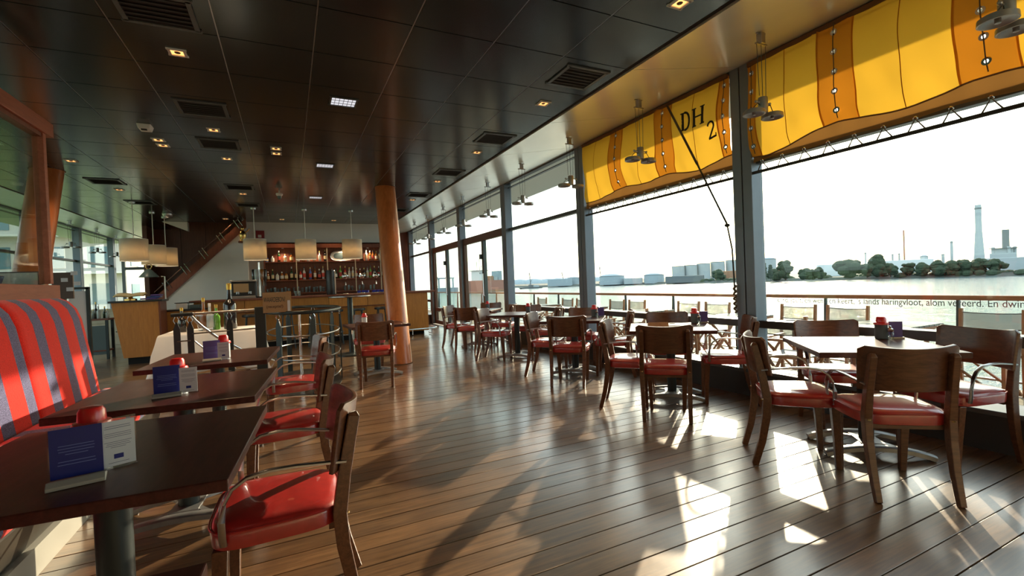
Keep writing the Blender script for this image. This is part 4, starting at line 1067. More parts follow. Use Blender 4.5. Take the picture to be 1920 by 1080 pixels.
def card(x, y, z, a, label, s=1.0):
    rnd = random.Random(5)
    t = thing('menu_card', label, 'menu card', (x, y, z), a, 'white menu cards')
    w, h = .088*s, .165*s
    MB().box(0, 0, h/2, w+.008, .003, h).build('clear_panel', 'acrylic', t)
    MB().box(0, .012, .003, w+.008, .03, .004).build('foot', 'acrylic', t)
    c = MB().box(0, -.004, h/2, w, .002, h-.018).build('card', 'menu_white', t)
    lines(c, w*.8, h*.84, h*.04, 2, -.0052, 'menu_ink', rnd); lines(c, w*.8, h*.70, h*.036, 3, -.0052, 'menu_ink', rnd); lines(c, w*.8, h*.53, h*.036, 4, -.0052, 'menu_ink', rnd); lines(c, w*.6, h*.12, h*.036, 1, -.0052, 'menu_ink', rnd)
    MB().box(0, -.0052, h*.24, w*.28, .0006, h*.09).build('emblem', 'menu_blue', c)
    return t
def shaker(x, y, z, label, s=1.0, jar='plastic_white'):
    t = thing('sugar_shaker', label, 'shaker', (x, y, z), group='red-capped shakers')
    MB().lathe([(.036*s, 0), (.040*s, .004), (.040*s, .10*s), (.037*s, .115*s)], 20).build('jar', jar, t, smooth=40)
    MB().lathe([(.046*s, .105*s), (.047*s, .112*s), (.043*s, .122*s), (.033*s, .125*s), (.031*s, .152*s), (.025*s, .163*s), (.001, .166*s)], 24).build('lid', 'plastic_red', t, smooth=40)
ZT = .741
menu_set(-.575, 1.77, ZT, .22, 'a blue card with pale print on the nearest banquette table', s=1.0)
card(-.50, 1.845, ZT, .42, 'white menu card with blue emblem on the nearest banquette table', .95)
shaker(-.585, 1.93, ZT, 'white shaker with bright red lid on the nearest banquette table', 1.12)
menu_set(-.60, 3.01, ZT, .12, 'a blue card on the second banquette table', s=1.0)
card(-.505, 3.01, ZT, .05, 'white menu card on the second banquette table', .9)
shaker(-.575, 3.14, ZT, 'red-lidded shaker behind the menus on the second banquette table', 1.1)
menu_set(-.57, 4.37, ZT, .1, 'a purple card on the farthest banquette table', 'menu_purple', 1.0)
card(-.49, 4.36, ZT, .0, 'white menu card on the farthest banquette table', .9)
shaker(-.50, 4.47, ZT, 'red-lidded shaker on the farthest banquette table', 1.15)
TRI = [(3.93, 1.92, 'nearest window table'), (3.98, 3.72, 'second window table'), (3.80, 5.32, 'third window table'), (3.66, 7.03, 'fourth window table'), (3.62, 8.72, 'farthest window table')]
for i, (x, y, l) in enumerate(TRI):
    shaker(x, y, ZT, 'red-lidded shaker on the %s' % l, 1.0 if i < 3 else .95, 'mesh_grey')
    if i < 3:
        t = thing('card_block', 'dark square card holder beside the shaker on the %s' % l, 'menu stand', (x+.075, y-.055, ZT), A41, 'dark card holders')
        MB().box(0, 0, .065, .085, .006, .12).build('card', 'menu_purple', t); MB().box(0, 0, .006, .09, .05, .012).build('foot', 'steel', t)
        t = thing('pepper_mill', 'small steel and glass pepper mill beside the shaker on the %s' % l, 'pepper mill', (x+.005, y-.055, ZT), group='pepper mills')
        MB().lathe([(.02, 0), (.02, .045), (.014, .055)], 14).build('glass_body', 'glassware', t, smooth=40)
        MB().lathe([(.018, .055), (.021, .06), (.021, .075), (.008, .085), (.010, .095), (.001, .10)], 14).build('cap', 'chrome', t, smooth=40)
t = thing('menu_wedge', 'triangular wooden menu wedge lying on the second window table', 'menu wedge', (3.40, 3.66, ZT), A41+.1)
MB().prism([(-.05, 0), (.05, 0), (0, .055)], lambda u, v, w: (w, u, v), -.10, .10).build('block', 'teak', t, bevel=.003); MB().prism([(-.051, 0), (.051, 0), (0, .056)], lambda u, v, w: (w, u, v), .10, .102).build('end_face', 'brass', t)
t = thing('open_menu', 'open white menu lying flat on the second window table', 'menu', (3.62, 3.78, ZT), A41)
MB().box(-.07, 0, .003, .14, .20, .004).build('left_page', 'menu_white', t); MB().box(.072, 0, .004, .14, .20, .004).build('right_page', 'menu_white', t)
for q in (-.07, .07): MB().tube([(q-.03, .06, .008), (q, .06, .011), (q+.03, .06, .008)], .004, 6).build('clip', 'black_plastic', t)
shaker(.98, 7.08, ZT, 'red-lidded shaker on the small table by the timber column', .95)
# ================================================================== stair balustrades in front of the bar
t = thing('stair_railing', 'dark metal stair railing with sloping chrome handrail before the white table', 'railing', (-1.1, 6.75, 0))
def flat_post(parent, x, y, a=0.0, h=.95, br=True, nm='post'):
    o = MB().prism([(-.034, 0), (.034, 0), (.034, h-.09), (.006, h), (-.006, h), (-.034, h-.09)], lambda u, v, w: (u, w, v), -.008, .008).build(nm, 'black_metal', parent, loc=(x, y, 0), rz=a)
    if br:
        for s in (-1, 1): MB().tube([(s*.012, 0, h-.02), (s*.03, 0, h+.02), (s*.012, 0, h+.06)], .005, 6).build('bracket', 'chrome', o)
    return o
flat_post(t, -.12, -.02); flat_post(t, .015, -.02); flat_post(t, .42, .0, h=.97)
MB().tube([(-.17, -.02, 1.035), (.05, -.02, 1.04)], .024, 10).build('grip', 'black_metal', t, smooth=40)
MB().tube([(.03, -.02, 1.04), (.40, 0, 1.045), (.75, .02, 1.05)], .014, 10).build('top_rail', 'steel', t, smooth=40)
for z in (.80, .55, .30):
    MB().tube([(.03, -.02, z), (.75, .02, z+.01)], .010, 8).build('middle_rail', 'steel', t, smooth=40)
MB().tube([(-.12, -.035, .72), (.015, -.035, .72)], .008, 8).build('link', 'steel', t)
MB().tube([(.02, .0, 1.02), (.05, .06, .96), (.12, .14, .86), (.24, .28, .72), (.38, .40, .60), (.5, .5, .50)], .018, 10).build('sloping_handrail', 'chrome', t, smooth=50)
MB().tube([(.03, .03, .72), (.14, .15, .57), (.30, .35, .38), (.42, .45, .26)], .010, 8).build('sloping_rail', 'steel', t, smooth=50)
MB().bx(.70, .82, -.04, .08, 0, 1.08).build('newel', 'black_metal', t, bevel=.006)
rl = thing('oval_balustrade', 'oval dark balustrade with chrome rings around the spiral stairwell', 'railing', (.17, 7.15, 0))
ov = lambda a, z, k=1.0: (.47*k*math.cos(a), 1.06*k*math.sin(a), z)
MB().tube([ov(a, 1.005) for a in frange(0, 2*PI, 40)[:-1]], .024, 10, True).build('handrail', 'black_metal', rl, smooth=50)
for z in (.72, .43, .16):
    MB().tube([ov(a, z, .97) for a in frange(PI*.98, PI*2.02, 30)], .010, 8).build('ring_rail', 'steel', rl, smooth=50)
for z in (.72, .43):
    MB().tube([ov(a, z, .97) for a in frange(.2, PI*.95, 24)], .008, 6).build('ring_rail', 'steel', rl, smooth=50)
for a in (PI*1.02, PI*1.28, PI*1.55, PI*1.98, .5, 1.2, 2.0):
    x, y, _ = ov(a, 0); flat_post(rl, x, y, a+PI/2, h=.93)
MB().cyl(-.06, -.55, 0, .99, .016, 12).build('chrome_pole', 'chrome', rl, smooth=40)
MB().lathe([(.47*.99, -.02), (.47*.99, .004)], 36, 0, 0, 0, 1, 2.25).build('stairwell_cover', 'black_plastic', rl)
# card sign standing on the balustrade
sg = thing('card_sign', 'brown card sign with dark lettering standing on the oval balustrade', 'sign', (-.13, 6.20, 1.02))
MB().box(0, .01, .12, .30, .012, .24).build('board', 'sign_card', sg)
MB().hexa([(.10, .02, .01), (.155, .012, .01), (.155, .08, .01), (.10, .08, .01), (.10, .02, .245), (.155, .012, .245), (.155, .08, .245), (.10, .08, .245)]).build('side_flap', 'sign_card_side', sg)
MB().box(.125, -.002, .07, .03, .008, .135).build('clip', 'plastic_white', sg)
MB().box(0, .03, .005, .30, .09, .01).build('foot', 'sign_card', sg)
def text_mesh(body, size, parent, loc, mt, sx=1.0, sy=1.0, name='lettering'):
    cu = bpy.data.curves.new('txt', 'FONT'); cu.body = body; cu.size = size; cu.extrude = .0006; cu.align_x = 'CENTER'
    o = bpy.data.objects.new('txt_tmp', cu); COL.objects.link(o)
    me = bpy.data.meshes.new_from_object(o.evaluated_get(bpy.context.evaluated_depsgraph_get())); bpy.data.objects.remove(o)
    me.materials.clear(); me.materials.append(M[mt])
    q = bpy.data.objects.new(name, me); COL.objects.link(q); q.parent = parent; q.location = loc; q.rotation_euler = (PI/2, 0, 0); q.scale = (sx, sy, 1)
    return q
text_mesh('WAARDEBON?', .055, sg, (-.025, .003, .125), 'sign_ink', .62, 1.5)
text_mesh('(receptie!)', .05, sg, (-.025, .003, .055), 'letter_black', .85, 1.0)

# ================================================================== champagne table
t = thing('serving_table', 'table hidden under a white cloth behind the stair railing', 'table', (-1.02, 7.95, 0))
MB().box(0, 0, .735, 1.02, .86, .025).build('table_top', 'table_wood', t)
for a in (-1, 1):
    for b in (-1, 1): MB().box(a*.46, b*.38, .36, .05, .05, .72).build('leg', 'table_wood', t)
tc_ = thing('white_tablecloth', 'white tablecloth draped over the champagne table', 'tablecloth', (-1.02, 7.95, 0))
n = 96; vs = []
def perim(s):
    w, d = .53, .45; L = [2*w, 2*d, 2*w, 2*d]; s = s*sum(L)
    for i, l in enumerate(L):
        if s <= l:
            q = s/l*2-1
            return [(q*w, -d, 0, -1), (w, q*d, 1, 0), (-q*w, d, 0, 1), (-w, -q*d, -1, 0)][i]
        s -= l
    return (-w, -d, -1, 0)
rows = [(.752, 0), (.746, .010), (.72, .018), (.62, .035), (.50, .06), (.38, .085), (.26, .11)]
for z, off in rows:
    for k in range(n):
        x, y, nx, ny = perim(k/n)
        corner = (abs(x)/.53)*(abs(y)/.45)
        fold = (math.sin(k*.79)+.5*math.sin(k*1.7+1))*off*.32+off*(corner**6)*1.5
        r = math.hypot(x, y); ux, uy = (x/r, y/r)
        zz = z-(.14*corner**8 if z < .5 else 0)+(.02*math.sin(k*.4) if z < .5 else 0)
        vs.append((x+nx*off+ux*fold, y+ny*off+uy*fold, zz))
fs = [(i*n+k, i*n+(k+1) % n, (i+1)*n+(k+1) % n, (i+1)*n+k) for i in range(len(rows)-1) for k in range(n)]+[tuple(range(n))]
MB().add(vs, [f[::-1] for f in fs]).build('cloth', 'linen', tc_, smooth=50, solid=.003)
def bottle(name, loc, h, r, mt, cap, lab, label, group, nk=.34, lean=0.0, cat='bottle', detail=True):
    t = thing(name, label, cat, loc, group=group)
    b = h*(1-nk-.12)
    MB().lathe([(r*.9, 0), (r, .02*h), (r, b), (r*.9, b+.05*h), (r*.55, b+.10*h), (r*.36, b+.15*h), (r*.33, h*.93)], 12).build('glass', mt, t, smooth=45)
    MB().lathe([(r*.38, h*.86), (r*.40, h*.98), (r*.33, h)], 10).build('cap', cap, t, smooth=45)
    if lab: MB().lathe([(r*1.012, b*.30), (r*1.012, b*.85)], 12).build('paper_label', lab, t, smooth=45)
    if lean: t.rotation_euler = (0, lean, 0)
    return t
G = 'champagne bottles on the white cloth'
bottle('champagne_magnum', (-.78, 7.86, .753), .66, .085, 'bottle_dark', 'cork_gold', None, 'tall dark magnum champagne bottle with gold neck on white cloth', G, nk=.36)
bottle('champagne_bottle', (-1.11, 7.92, .80), .42, .05, 'bottle_amber', 'cork_gold', None, 'champagne bottle with long orange foil neck in the clear bucket', G, nk=.42)
bottle('champagne_bottle', (-1.02, 7.80, .80), .34, .045, 'bottle_clear', 'cap_white', None, 'bottle with white cap in the clear bucket', G, nk=.40)
bottle('champagne_bottle', (-.955, 7.90, .756), .36, .048, 'bottle_bright', 'cork_gold', None, 'bright green bottle with gold foil beside the magnum', G, nk=.38)
bottle('champagne_bottle', (-1.36, 7.86, .755), .34, .05, 'bottle_dark', 'cork_gold', None, 'leaning bottle with orange foil at the left end of the white cloth', G, nk=.42, lean=.0)
t = thing('ice_bucket', 'clear acrylic ice bucket holding bottles on the white cloth', 'bucket', (-1.07, 7.86, .754))
MB().lathe([(.10, .0), (.105, .01), (.135, .22), (.130, .22), (.10, .014), (.001, .014)], 24).build('bowl', 'acrylic', t, smooth=40)
MB().tube([(.134*math.cos(a), .134*math.sin(a), .22) for a in frange(0, 2*PI, 24)[:-1]], .004, 6, True).build('rim', 'chrome', t, smooth=60)

# ================================================================== the bar
bar = thing('bar_counter', 'long orange-wood bar counter with dark top and chrome foot rail', 'bar counter', (0, 12.0, 0))
edges = [-1.85, -.9, .02, .86, 1.75, 2.62]
for a, b in zip(edges[:-1], edges[1:]):
    MB().bx(a+.004, b-.004, -.05, -.02, .84, 1.09).build('apron_panel', 'bar_wood', bar)
    MB().bx(a+.004, b-.004, .12, .15, .14, .84).build('front_panel', 'bar_wood', bar)
MB().bx(-1.85, 2.62, -.02, .14, .82, .84).build('apron_underside', 'redwood', bar)
MB().bx(2.62, 3.27, -.05, .62, .10, 1.09).build('end_cabinet', 'bar_wood', bar, bevel=.004)
MB().bx(-1.85, 3.20, .16, .55, 0, .14).build('toe_kick', 'gap_dark', bar)
MB().bx(-1.85, 2.62, .15, .20, 0, 1.09).build('carcass', 'gap_dark', bar)
MB().bx(-1.92, 3.50, -.12, .60, 1.09, 1.135).build('counter_top', 'redwood', bar, bevel=.006)
MB().tube([(-1.8, -.22, .16), (3.30, -.22, .16), (3.44, -.16, .16), (3.48, .0, .16), (3.48, .5, .16)], .022, 10).build('foot_rail', 'chrome', bar, smooth=50)
for x in (-1.2, -.2, .8, 1.8, 2.8, 3.3):
    MB().tube([(x, -.22, .16), (x, -.22, .03), (x, .05, .03)], .014, 8).build('rail_bracket', 'chrome', bar, smooth=50)
def stool(x, y, label):
    t = thing('bar_stool', label, 'stool', (x, y, 0), group='dark bar stools')
    MB().lathe([(.16, .74), (.175, .75), (.175, .785), (.15, .80), (.001, .805)], 20).build('seat', 'black_plastic', t, smooth=40)
    for a in range(4):
        c, s_ = math.cos(a*PI/2+.785), math.sin(a*PI/2+.785)
        MB().tube([(.12*c, .12*s_, .75), (.20*c, .20*s_, 0)], .014, 8).build('leg', 'black_metal', t, smooth=40)
    MB().tube([(.172*math.cos(a), .172*math.sin(a), .28) for a in frange(0, 2*PI, 20)[:-1]], .009, 6, True).build('foot_ring', 'steel', t, smooth=50)
for i, x in enumerate((-.75, -.05, .50, .95, 1.45, 2.0)):
    stool(x, 11.45, 'dark round bar stool, %s from the left along the bar front' % ORD[i])
# back bar shelving
bk_ = thing('bottle_shelving', 'tall red-brown shelving full of bottles behind the bar', 'shelving', (0, 14.1, 0))
X0, X1 = -.55, 2.92
MB().bx(X0, X1, -.03, -.002, 1.0, 2.54).build('back_panel', 'redwood', bk_)
MB().bx(X0-.02, X1, -.30, -.26, 2.42, 2.56).build('frieze', 'redwood', bk_)
MB().bx(X0-.02, X1, -.30, -.002, 2.53, 2.56).build('cornice', 'redwood', bk_)
for z in (2.05, 1.56, 1.21): MB().bx(X0, X1, -.28, -.03, z-.028, z).build('shelf', 'redwood', bk_)
for x in (X0-.01, X1-.03): MB().bx(x, x+.03, -.29, -.002, .9, 2.54).build('side_panel', 'redwood', bk_)
for x in (.22, 1.0, 1.74, 2.44): MB().bx(x-.012, x+.012, -.285, -.26, 1.18, 2.42).build('divider', 'cream_paint', bk_)
for x in (-.1, .7, 1.42, 2.1): MB().lathe([(.028, 2.405), (.028, 2.42)], 12, x, -.2).build('puck_light', 'plastic_white', bk_); ld = bpy.data.lights.new('puck_beam', 'SPOT'); ld.energy = 12; ld.color = (1, .75, .5); ld.spot_size = 2.4; ld.spot_blend = .8; lo = bpy.data.objects.new('puck_beam', ld); COL.objects.link(lo); lo.parent = bk_; lo.location = (x, -.24, 2.39)
MB().bx(X0, X1, -.35, -.002, .0, 1.0).build('base_cabinet', 'redwood', bk_)
MB().bx(X0-.02, X1, -.52, -.002, 1.0, 1.03).build('back_counter', 'black_plastic', bk_)
px2x = lambda p: -.53+(p-497)*.01384
KB = ['bottle_green', 'bottle_amber', 'bottle_clear', 'bottle_dark', 'bottle_red', 'bottle_blue', 'bottle_bright']
NM = {'bottle_green': 'dark green', 'bottle_amber': 'amber', 'bottle_clear': 'clear', 'bottle_dark': 'black', 'bottle_red': 'red', 'bottle_blue': 'blue', 'bottle_bright': 'bright green'}
top = [(500, 5, .16), (510, 2, .17), (521, 0, .33), (532, 2, .22), (543, 1, .25), (555, 2, .26), (564, 1, .26), (573, 2, .25), (584, 1, .2), (594, 2, .30), (604, 3, .34), (684, 2, .36), (691.5, 1, .30), (697.5, 1, .30), (704, 1, .29), (711, 2, .35), (722, 1, .3)]
mid = [(501, 1, .26), (509, 0, .32), (517, 2, .22), (525, 1, .24), (532.5, 1, .24), (542, 0, .38), (550, 3, .34), (558, 4, .30), (564.5, 2, .38), (575.5, 5, .36), (584, 1, .38), (592, 3, .30), (599, 2, .38), (608, 2, .33), (615.5, 2, .31), (623, 0, .3), (632, 6, .38), (641, 4, .37), (649, 2, .33), (656, 2, .34), (663, 4, .30), (670, 1, .28), (678, 3, .3), (685, 2, .34), (691, 6, .37), (699, 3, .36), (708, 0, .34), (717, 1, .36), (725, 2, .33)]
caps = ['cap_dark', 'cap_white', 'cap_gold']; labs = ['label_white', 'label_cream', 'label_red', 'label_white']
for nm, row, z in (('top', top, 2.05), ('middle', mid, 1.56)):
    for i, (p, c, h) in enumerate(row):
        m_ = KB[c]
        bottle('liquor_bottle', (px2x(p), 13.9+random.uniform(-.02, .02), z), h*.94, .036 if h > .25 else .043, m_, caps[(i*2+c) % 3], labs[(i+c) % 4],
               '%s bottle, %s from the left on the %s bar shelf' % (NM[m_], ORD[i], nm), 'bottles on the %s bar shelf' % nm, nk=.32 if h > .25 else .25)
def goblet(x, y, z, h, r, label, group, mt='glassware'):
    t = thing('drinking_glass', label, 'glass', (x, y, z), group=group)
    MB().lathe([(r*.75, 0), (r*.8, .004), (r, h), (r*.94, h), (r*.72, .008), (.001, .008)], 12).build('bowl', mt, t, smooth=45)
GP = [500, 506, 512, 518, 524, 530, 536, 545, 552, 560, 567, 573, 581, 587, 593, 599, 606, 613, 619, 640, 647, 654, 668, 676, 690, 698]
for i, p in enumerate(GP):
    goblet(px2x(p), 13.93+(.04 if i % 2 else -.06), 1.21, .13+.03*((i*7) % 3)/2, .034, 'clear drinking glass, %s from the left on the lowest bar shelf' % ORD[i], 'glasses on the lowest bar shelf')
for i, p in enumerate((548, 554, 517, 523, 529, 535)):
    goblet(px2x(p)*.90, 12.35, 1.137, .12, .033, 'upturned clear tumbler on the bar counter, %s in the little group' % ORD[i], 'tumblers on the bar')
for i, p in enumerate((667, 676, 683, 697, 704, 713, 721)):
    t = thing('blue_cup', 'blue and white cup on the bar, %s from the left beside the taps' % ORD[i], 'cup', (px2x(p)*.89, 12.42, 1.136), group='blue cups on the bar')
    MB().lathe([(.028, 0), (.045, .02), (.05, .07), (.045, .07), (.03, .012), (.001, .012)], 14).build('cup', 'cup_blue', t, smooth=45)
    MB().lathe([(.03, -.0), (.062, .008), (.062, .012), (.03, .006)], 14).build('saucer', 'cap_white', t, smooth=45)
t = thing('oval_tray', 'oval silver beer tray leaning on the top bar shelf', 'tray', (1.40, 13.98, 2.055))
n = 28; el = [(.30*sell(2*PI*k/n, 3)[0], .14*sell(2*PI*k/n, 3)[1]+.145) for k in range(n)]
MB().prism(el, lambda u, v, w: (u, w, v), .008, -.008).build('plate', 'label_white', t)
MB().tube([(u, -.012, v) for u, v in el], .014, 6, True).build('rim', 'steel', t, smooth=50)
MB().prism([(u*.72, (v-.145)*.62+.145) for u, v in el], lambda u, v, w: (u, w, v), -.009, -.012).build('centre_field', 'slate', t)
def tap(x, label):
    t = thing('beer_tap', label, 'beer tap', (x, 12.3, 1.135), group='beer taps')
    MB().lathe([(.07, 0), (.07, .015), (.04, .03), (.035, .34), (.04, .36), (.001, .38)], 16).build('column', 'chrome', t, smooth=45)
    MB().lathe([(.001, -.012), (.06, -.012), (.065, 0), (.06, .012), (.001, .012)], 18).build('badge', 'label_cream', t, smooth=45)
    o = t.children[-1]; o.rotation_euler = (PI/2, 0, 0); o.location = (0, -.02, .44)
    MB().tube([(0, -.03, .28), (0, -.10, .29), (0, -.12, .22)], .012, 8).build('spout', 'chrome', t, smooth=45)
    MB().tube([(0, -.03, .34), (0, -.05, .42)], .008, 6).build('lever', 'black_plastic', t)
for x, l in ((1.28, 'left chrome beer tap with round badge on the bar'), (1.68, 'middle chrome beer tap with round badge on the bar'), (2.02, 'right chrome beer tap with round badge beside the timber column')): tap(x, l)
t = thing('black_dispenser', 'tall black cylindrical dispenser standing on the bar', 'dispenser', (.95, 12.3, 1.135))
MB().lathe([(.11, 0), (.115, .02), (.11, .56), (.10, .60), (.001, .60)], 20).build('body', 'black_plastic', t, smooth=45); MB().box(.09, -.07, .3, .02, .03, .55).build('sight_glass', 'steel', t)
t = thing('espresso_machine', 'large dark espresso machine at the left end of the bar', 'coffee machine', (-.92, 12.42, 1.135))
MB().box(0, 0, .20, .50, .40, .36).build('body', 'black_plastic', t, bevel=.02); MB().box(-.05, -.21, .24, .30, .02, .20).build('front_plate', 'sign_card', t); MB().box(0, -.02, .40, .54, .44, .04).build('top_rack', 'steel', t, bevel=.006)
MB().box(0, -.16, .03, .46, .16, .06).build('drip_tray', 'steel', t)
for s in (-.12, .12): MB().lathe([(.035, .10), (.035, .16)], 12, s, -.22).build('brew_group', 'cast_alu', t, smooth=45); MB().tube([(s, -.22, .12), (s, -.36, .10)], .012, 8).build('handle', 'black_plastic', t)
t = thing('liquor_dispenser', 'dark column of upside-down bottles left of the shelving', 'dispenser', (-.62, 12.75, 1.135))
MB().cyl(0, 0, 0, .85, .02, 10).build('pole', 'chrome', t, smooth=45); MB().cyl(0, 0, 0, .03, .14, 18).build('base', 'black_plastic', t, smooth=45)
for k in range(6):
    a = k*PI/3; MB().lathe([(.015, .28), (.018, .38), (.042, .46), (.042, .66), (.03, .68)], 10, .12*math.cos(a), .12*math.sin(a)).build('bottle', ['bottle_dark', 'bottle_clear', 'bottle_amber'][k % 3], t, smooth=45)
t = thing('exit_light', 'red box sign on the white wall behind the left pendant', 'sign', (-.62, 14.09, 2.70))
MB().box(0, -.03, .10, .20, .06, .20).build('case', 'red_box', t, bevel=.005); MB().box(-.01, -.063, .05, .08, .006, .07).build('white_field', 'plastic_white', t)
t = thing('gilded_statuette', 'gilded statuette standing at the head of the stair', 'statuette', (-.98, 13.48, 2.56))
MB().lathe([(.08, 0), (.085, .02), (.06, .04), (.07, .10), (.085, .17), (.055, .24), (.025, .27), (.04, .30), (.042, .33), (.03, .36), (.001, .38)], 16).build('figure', 'brass', t, smooth=50); MB().tube([(.05, 0, .22), (.12, 0, .27), (.16, 0, .33)], [.02, .016, .012], 8).build('arm', 'brass', t, smooth=50)
MB().box(0, 0, -.02, .2, .16, .04).build('plinth', 'redwood', t)
# high round table before the bar
t = thing('cocktail_table', 'high round bar table on a single black post before the bar', 'table', (1.05, 9.4, 0))
MB().lathe([(.37, 1.10), (.385, 1.105), (.385, 1.13), (.37, 1.135), (.001, 1.135)], 36).build('table_top', 'table_wood', t, smooth=40); MB().lathe([(.387, 1.112), (.387, 1.124)], 36).build('edge_band', 'steel', t, smooth=40)
MB().cyl(0, 0, .03, 1.10, .05, 18).build('pole', 'black_metal', t, smooth=40); MB().lathe([(.27, 0), (.27, .02), (.06, .04)], 28).build('foot', 'black_metal', t, smooth=40)

# ================================================================== stair with baluster rods
st = thing('open_stair', 'dark wooden stair flight with chrome baluster rods rising to the right', 'staircase', (-2.75, 13.55, 0))
sl = 1.84/1.85
MB().prism([(.0, 1.08), (1.85, 2.92), (1.85, 3.16), (.0, 1.34)], lambda u, v, w: (u, w, v), .05, 0).build('string', 'redwood', st)
MB().prism([(-.5, .58), (0, 1.08), (0, 1.34), (-.5, .84)], lambda u, v, w: (u, w, v), .05, 0).build('string', 'redwood', st)
tr_ = None
for i in range(10):
    loc = (.0+i*.19, .7, 1.22+i*.189)
    if tr_ is None: tr_ = MB().box(0, 0, 0, .26, 1.2, .04).build('tread', 'redwood', st, loc=loc)
    else: inst(tr_, st, loc)
for i in range(5):
    u = .12+i*.38; z = 1.30+u*sl
    for d in (0, .07):
        MB().tube([(u+d+.06, -.03, z+d-.04), (u+d-.06, -.03, z+d+.16)], .009, 8).build('baluster', 'chrome', st, smooth=45)
MB().tube([(-.1, -.03, 1.36), (1.75, -.03, 1.36+1.85*sl)], .010, 8).build('handrail', 'frame_brown', st, smooth=45)

# ================================================================== reception stand and the far left corner
hs_ = thing('reception_stand', 'tapered orange-wood reception stand with dark top at left', 'counter', (-2.6, 11.0, 0))
MB().hexa([(-.23, 0, .13), (.34, 0, .13), (.34, .5, .13), (-.23, .5, .13), (-.38, 0, 1.17), (.36, 0, 1.17), (.36, .5, 1.17), (-.38, .5, 1.17)]).build('body', 'bar_wood', hs_)
MB().bx(-.42, .40, -.03, .55, 1.17, 1.205).build('top', 'black_plastic', hs_, bevel=.004); MB().bx(-.18, .32, .06, .46, 0, .13).build('toe_base', 'gap_dark', hs_)
MB().bx(.335, .365, -.004, .5, .13, 1.17).build('edge_strip', 'redwood', hs_)
t = thing('open_guest_book', 'open book on a brass foot on the reception stand', 'book', (-2.72, 11.15, 1.206))
MB().lathe([(.10, 0), (.10, .03), (.04, .045), (.03, .07)], 16).build('foot', 'brass', t, smooth=45)
MB().grid(lambda u, v: (u, v, .10+.05*abs(u)/.2-.03*(u/.2)**2+.18*v), frange(-.22, .22, 10), (-.12, .12)).build('pages', 'label_cream', t, smooth=50, solid=.02)
MB().grid(lambda u, v: (u, v, .085+.05*abs(u)/.2-.03*(u/.2)**2+.18*v), frange(-.235, .235, 10), (-.13, .13)).build('cover', 'brass', t, smooth=50, solid=.01)
t = thing('folded_cloths', 'pile of dark blue folded cloths on the reception stand', 'cloth pile', (-2.38, 11.2, 1.206))
for k, (dx, dz, w) in enumerate(((-.06, .02, .26), (.02, .05, .22), (.06, .085, .17))): MB().box(dx, 0, dz, w, .2, .03).build('cloth', 'bottle_blue' if k % 2 else 'menu_purple', t, bevel=.012)
t = thing('bell_lamp', 'grey cone-shaped lamp with ring on top behind the reception stand', 'lamp', (-2.55, 11.75, 0))
MB().lathe([(.17, 1.66), (.165, 1.675), (.06, 1.80), (.03, 1.83), (.001, 1.835)], 20).build('cone', 'slate', t, smooth=45); MB().tube([(.05*math.cos(a), 0, 1.88+.05*math.sin(a)) for a in frange(0, 2*PI, 16)[:-1]], .009, 6, True, ref=(0, 1, 0)).build('ring', 'brass', t, smooth=50)
MB().tube([(.2, 0, 1.67), (.26, 0, 1.67), (.26, 0, 0)], .012, 8).build('stand_pole', 'white_paint', t, smooth=45); MB().cyl(.26, 0, 0, .02, .16, 18).build('foot', 'black_metal', t, smooth=45)
sb = thing('wooden_sideboard', 'low orange-wood sideboard between reception stand and bar', 'cabinet', (-1.92, 11.75, 0))
MB().box(0, 0, .47, .66, .42, .94).build('body', 'bar_wood', sb)
MB().box(0, -.02, .96, .72, .48, .035).build('top', 'black_plastic', sb)
for i in range(2):
    d = MB().box(-.165+.33*i, -.216, .47, .31, .012, .84).build('door', 'bar_wood', sb, bevel=.003); MB().lathe([(.012, 0), (.012, .02)], 8).build('knob', 'brass', d, loc=(-.165+.33*i+(.11 if i == 0 else -.11), -.235, .6))
t = thing('card_terminal', 'white and grey desk device on the low sideboard', 'device', (-2.0, 11.7, .978))
MB().box(0, 0, .06, .2, .2, .12).build('case', 'plastic_white', t, bevel=.01); MB().box(.22, .02, .04, .18, .22, .08).build('tray', 'slate', t, bevel=.008); MB().box(.05, 0, .13, .34, .2, .014).build('lid', 'black_plastic', t)
cs = thing('console_table', 'dark console table with glassware before the left windows', 'table', (-3.72, 12.6, 0))
MB().box(0, 0, .83, .62, .42, .035).build('top', 'redwood', cs)
for a in (-1, 1):
    for b in (-1, 1): MB().box(a*.27, b*.17, .41, .045, .045, .82).build('leg', 'black_metal', cs)
MB().box(.05, -.15, .40, .38, .03, .60).build('chalkboard', 'slate', cs)
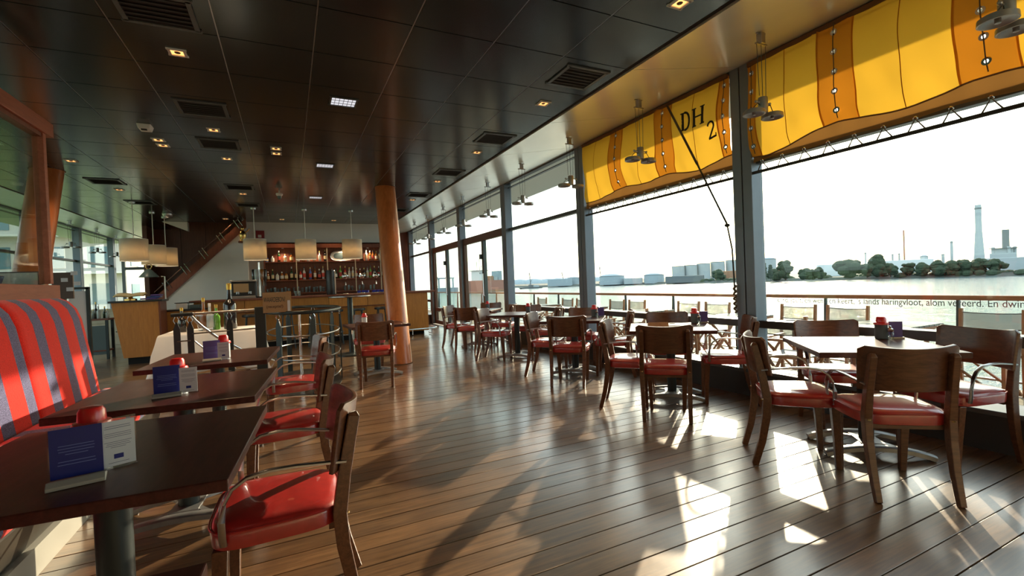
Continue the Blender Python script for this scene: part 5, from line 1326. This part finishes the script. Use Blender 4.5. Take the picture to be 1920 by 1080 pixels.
MB().box(0, 0, .18, .56, .36, .03).build('lower_shelf', 'redwood', cs)
for i in range(9):
    bottle('carafe', (-3.98+.062*i, 12.55+.07*((i*5) % 3), .848), .20+.05*((i*7) % 4), .034, ['bottle_clear', 'bottle_dark', 'bottle_clear', 'bottle_green'][i % 4], 'cap_gold' if i % 3 else 'chrome', None,
           'bottle on the console table at left, %s from the left' % ORD[i], 'bottles on the console table', nk=.4)
dr = thing('cream_dresser', 'cream painted dresser with drawers by the left windows', 'dresser', (-4.15, 15.2, 0))
MB().box(0, 0, .50, .8, .5, .9).build('body', 'cream_paint', dr); MB().box(0, 0, .97, .86, .56, .04).build('top', 'cream_paint', dr)
for r in range(2):
    for c in range(2):
        d = MB().box(-.19+.38*c, -.256, .74-.0*r if r == 0 else .34, .34, .014, .2 if r == 0 else .5).build('drawer' if r == 0 else 'door', 'cream_paint', dr, bevel=.004); MB().lathe([(.014, 0), (.014, .02)], 8).build('knob', 'black_metal', d, loc=(-.19+.38*c, -.28, .74 if r == 0 else .4))
MB().box(0, -.0, .025, .82, .5, .05).build('plinth', 'cream_paint', dr)
t = thing('menu_board', 'dark board with printed cards hanging beside the screen post', 'notice board', (-2.13, 6.5, 0))
MB().box(-.02, 0, 1.42, .17, .03, .28).build('board', 'brown_screen', t); MB().box(-.02, .0, .65, .04, .04, 1.28).build('stand_leg', 'brown_screen', t); MB().box(0, 0, .02, .36, .3, .03).build('foot', 'black_metal', t)
for i, (dx, dz) in enumerate(((.08, .17), (.0, .10), (.10, .06), (.04, .0))): MB().box(dx, -.018, 1.38+dz, .055, .004, .04).build('printed_card', 'menu_white', t)
t = thing('leaning_mirror', 'black framed pink-white panel standing behind the banquette end', 'panel', (-2.60, 8.3, 0))
MB().box(0, 0, .78, .18, .02, 1.2).build('face', 'menu_white', t); MB().box(.11, 0, .80, .035, .05, 1.26).build('frame', 'black_metal', t); MB().box(0, 0, 1.42, .26, .05, .03).build('frame_top', 'black_metal', t)
MB().box(0, 0, .09, .26, .25, .18).build('foot', 'black_metal', t)
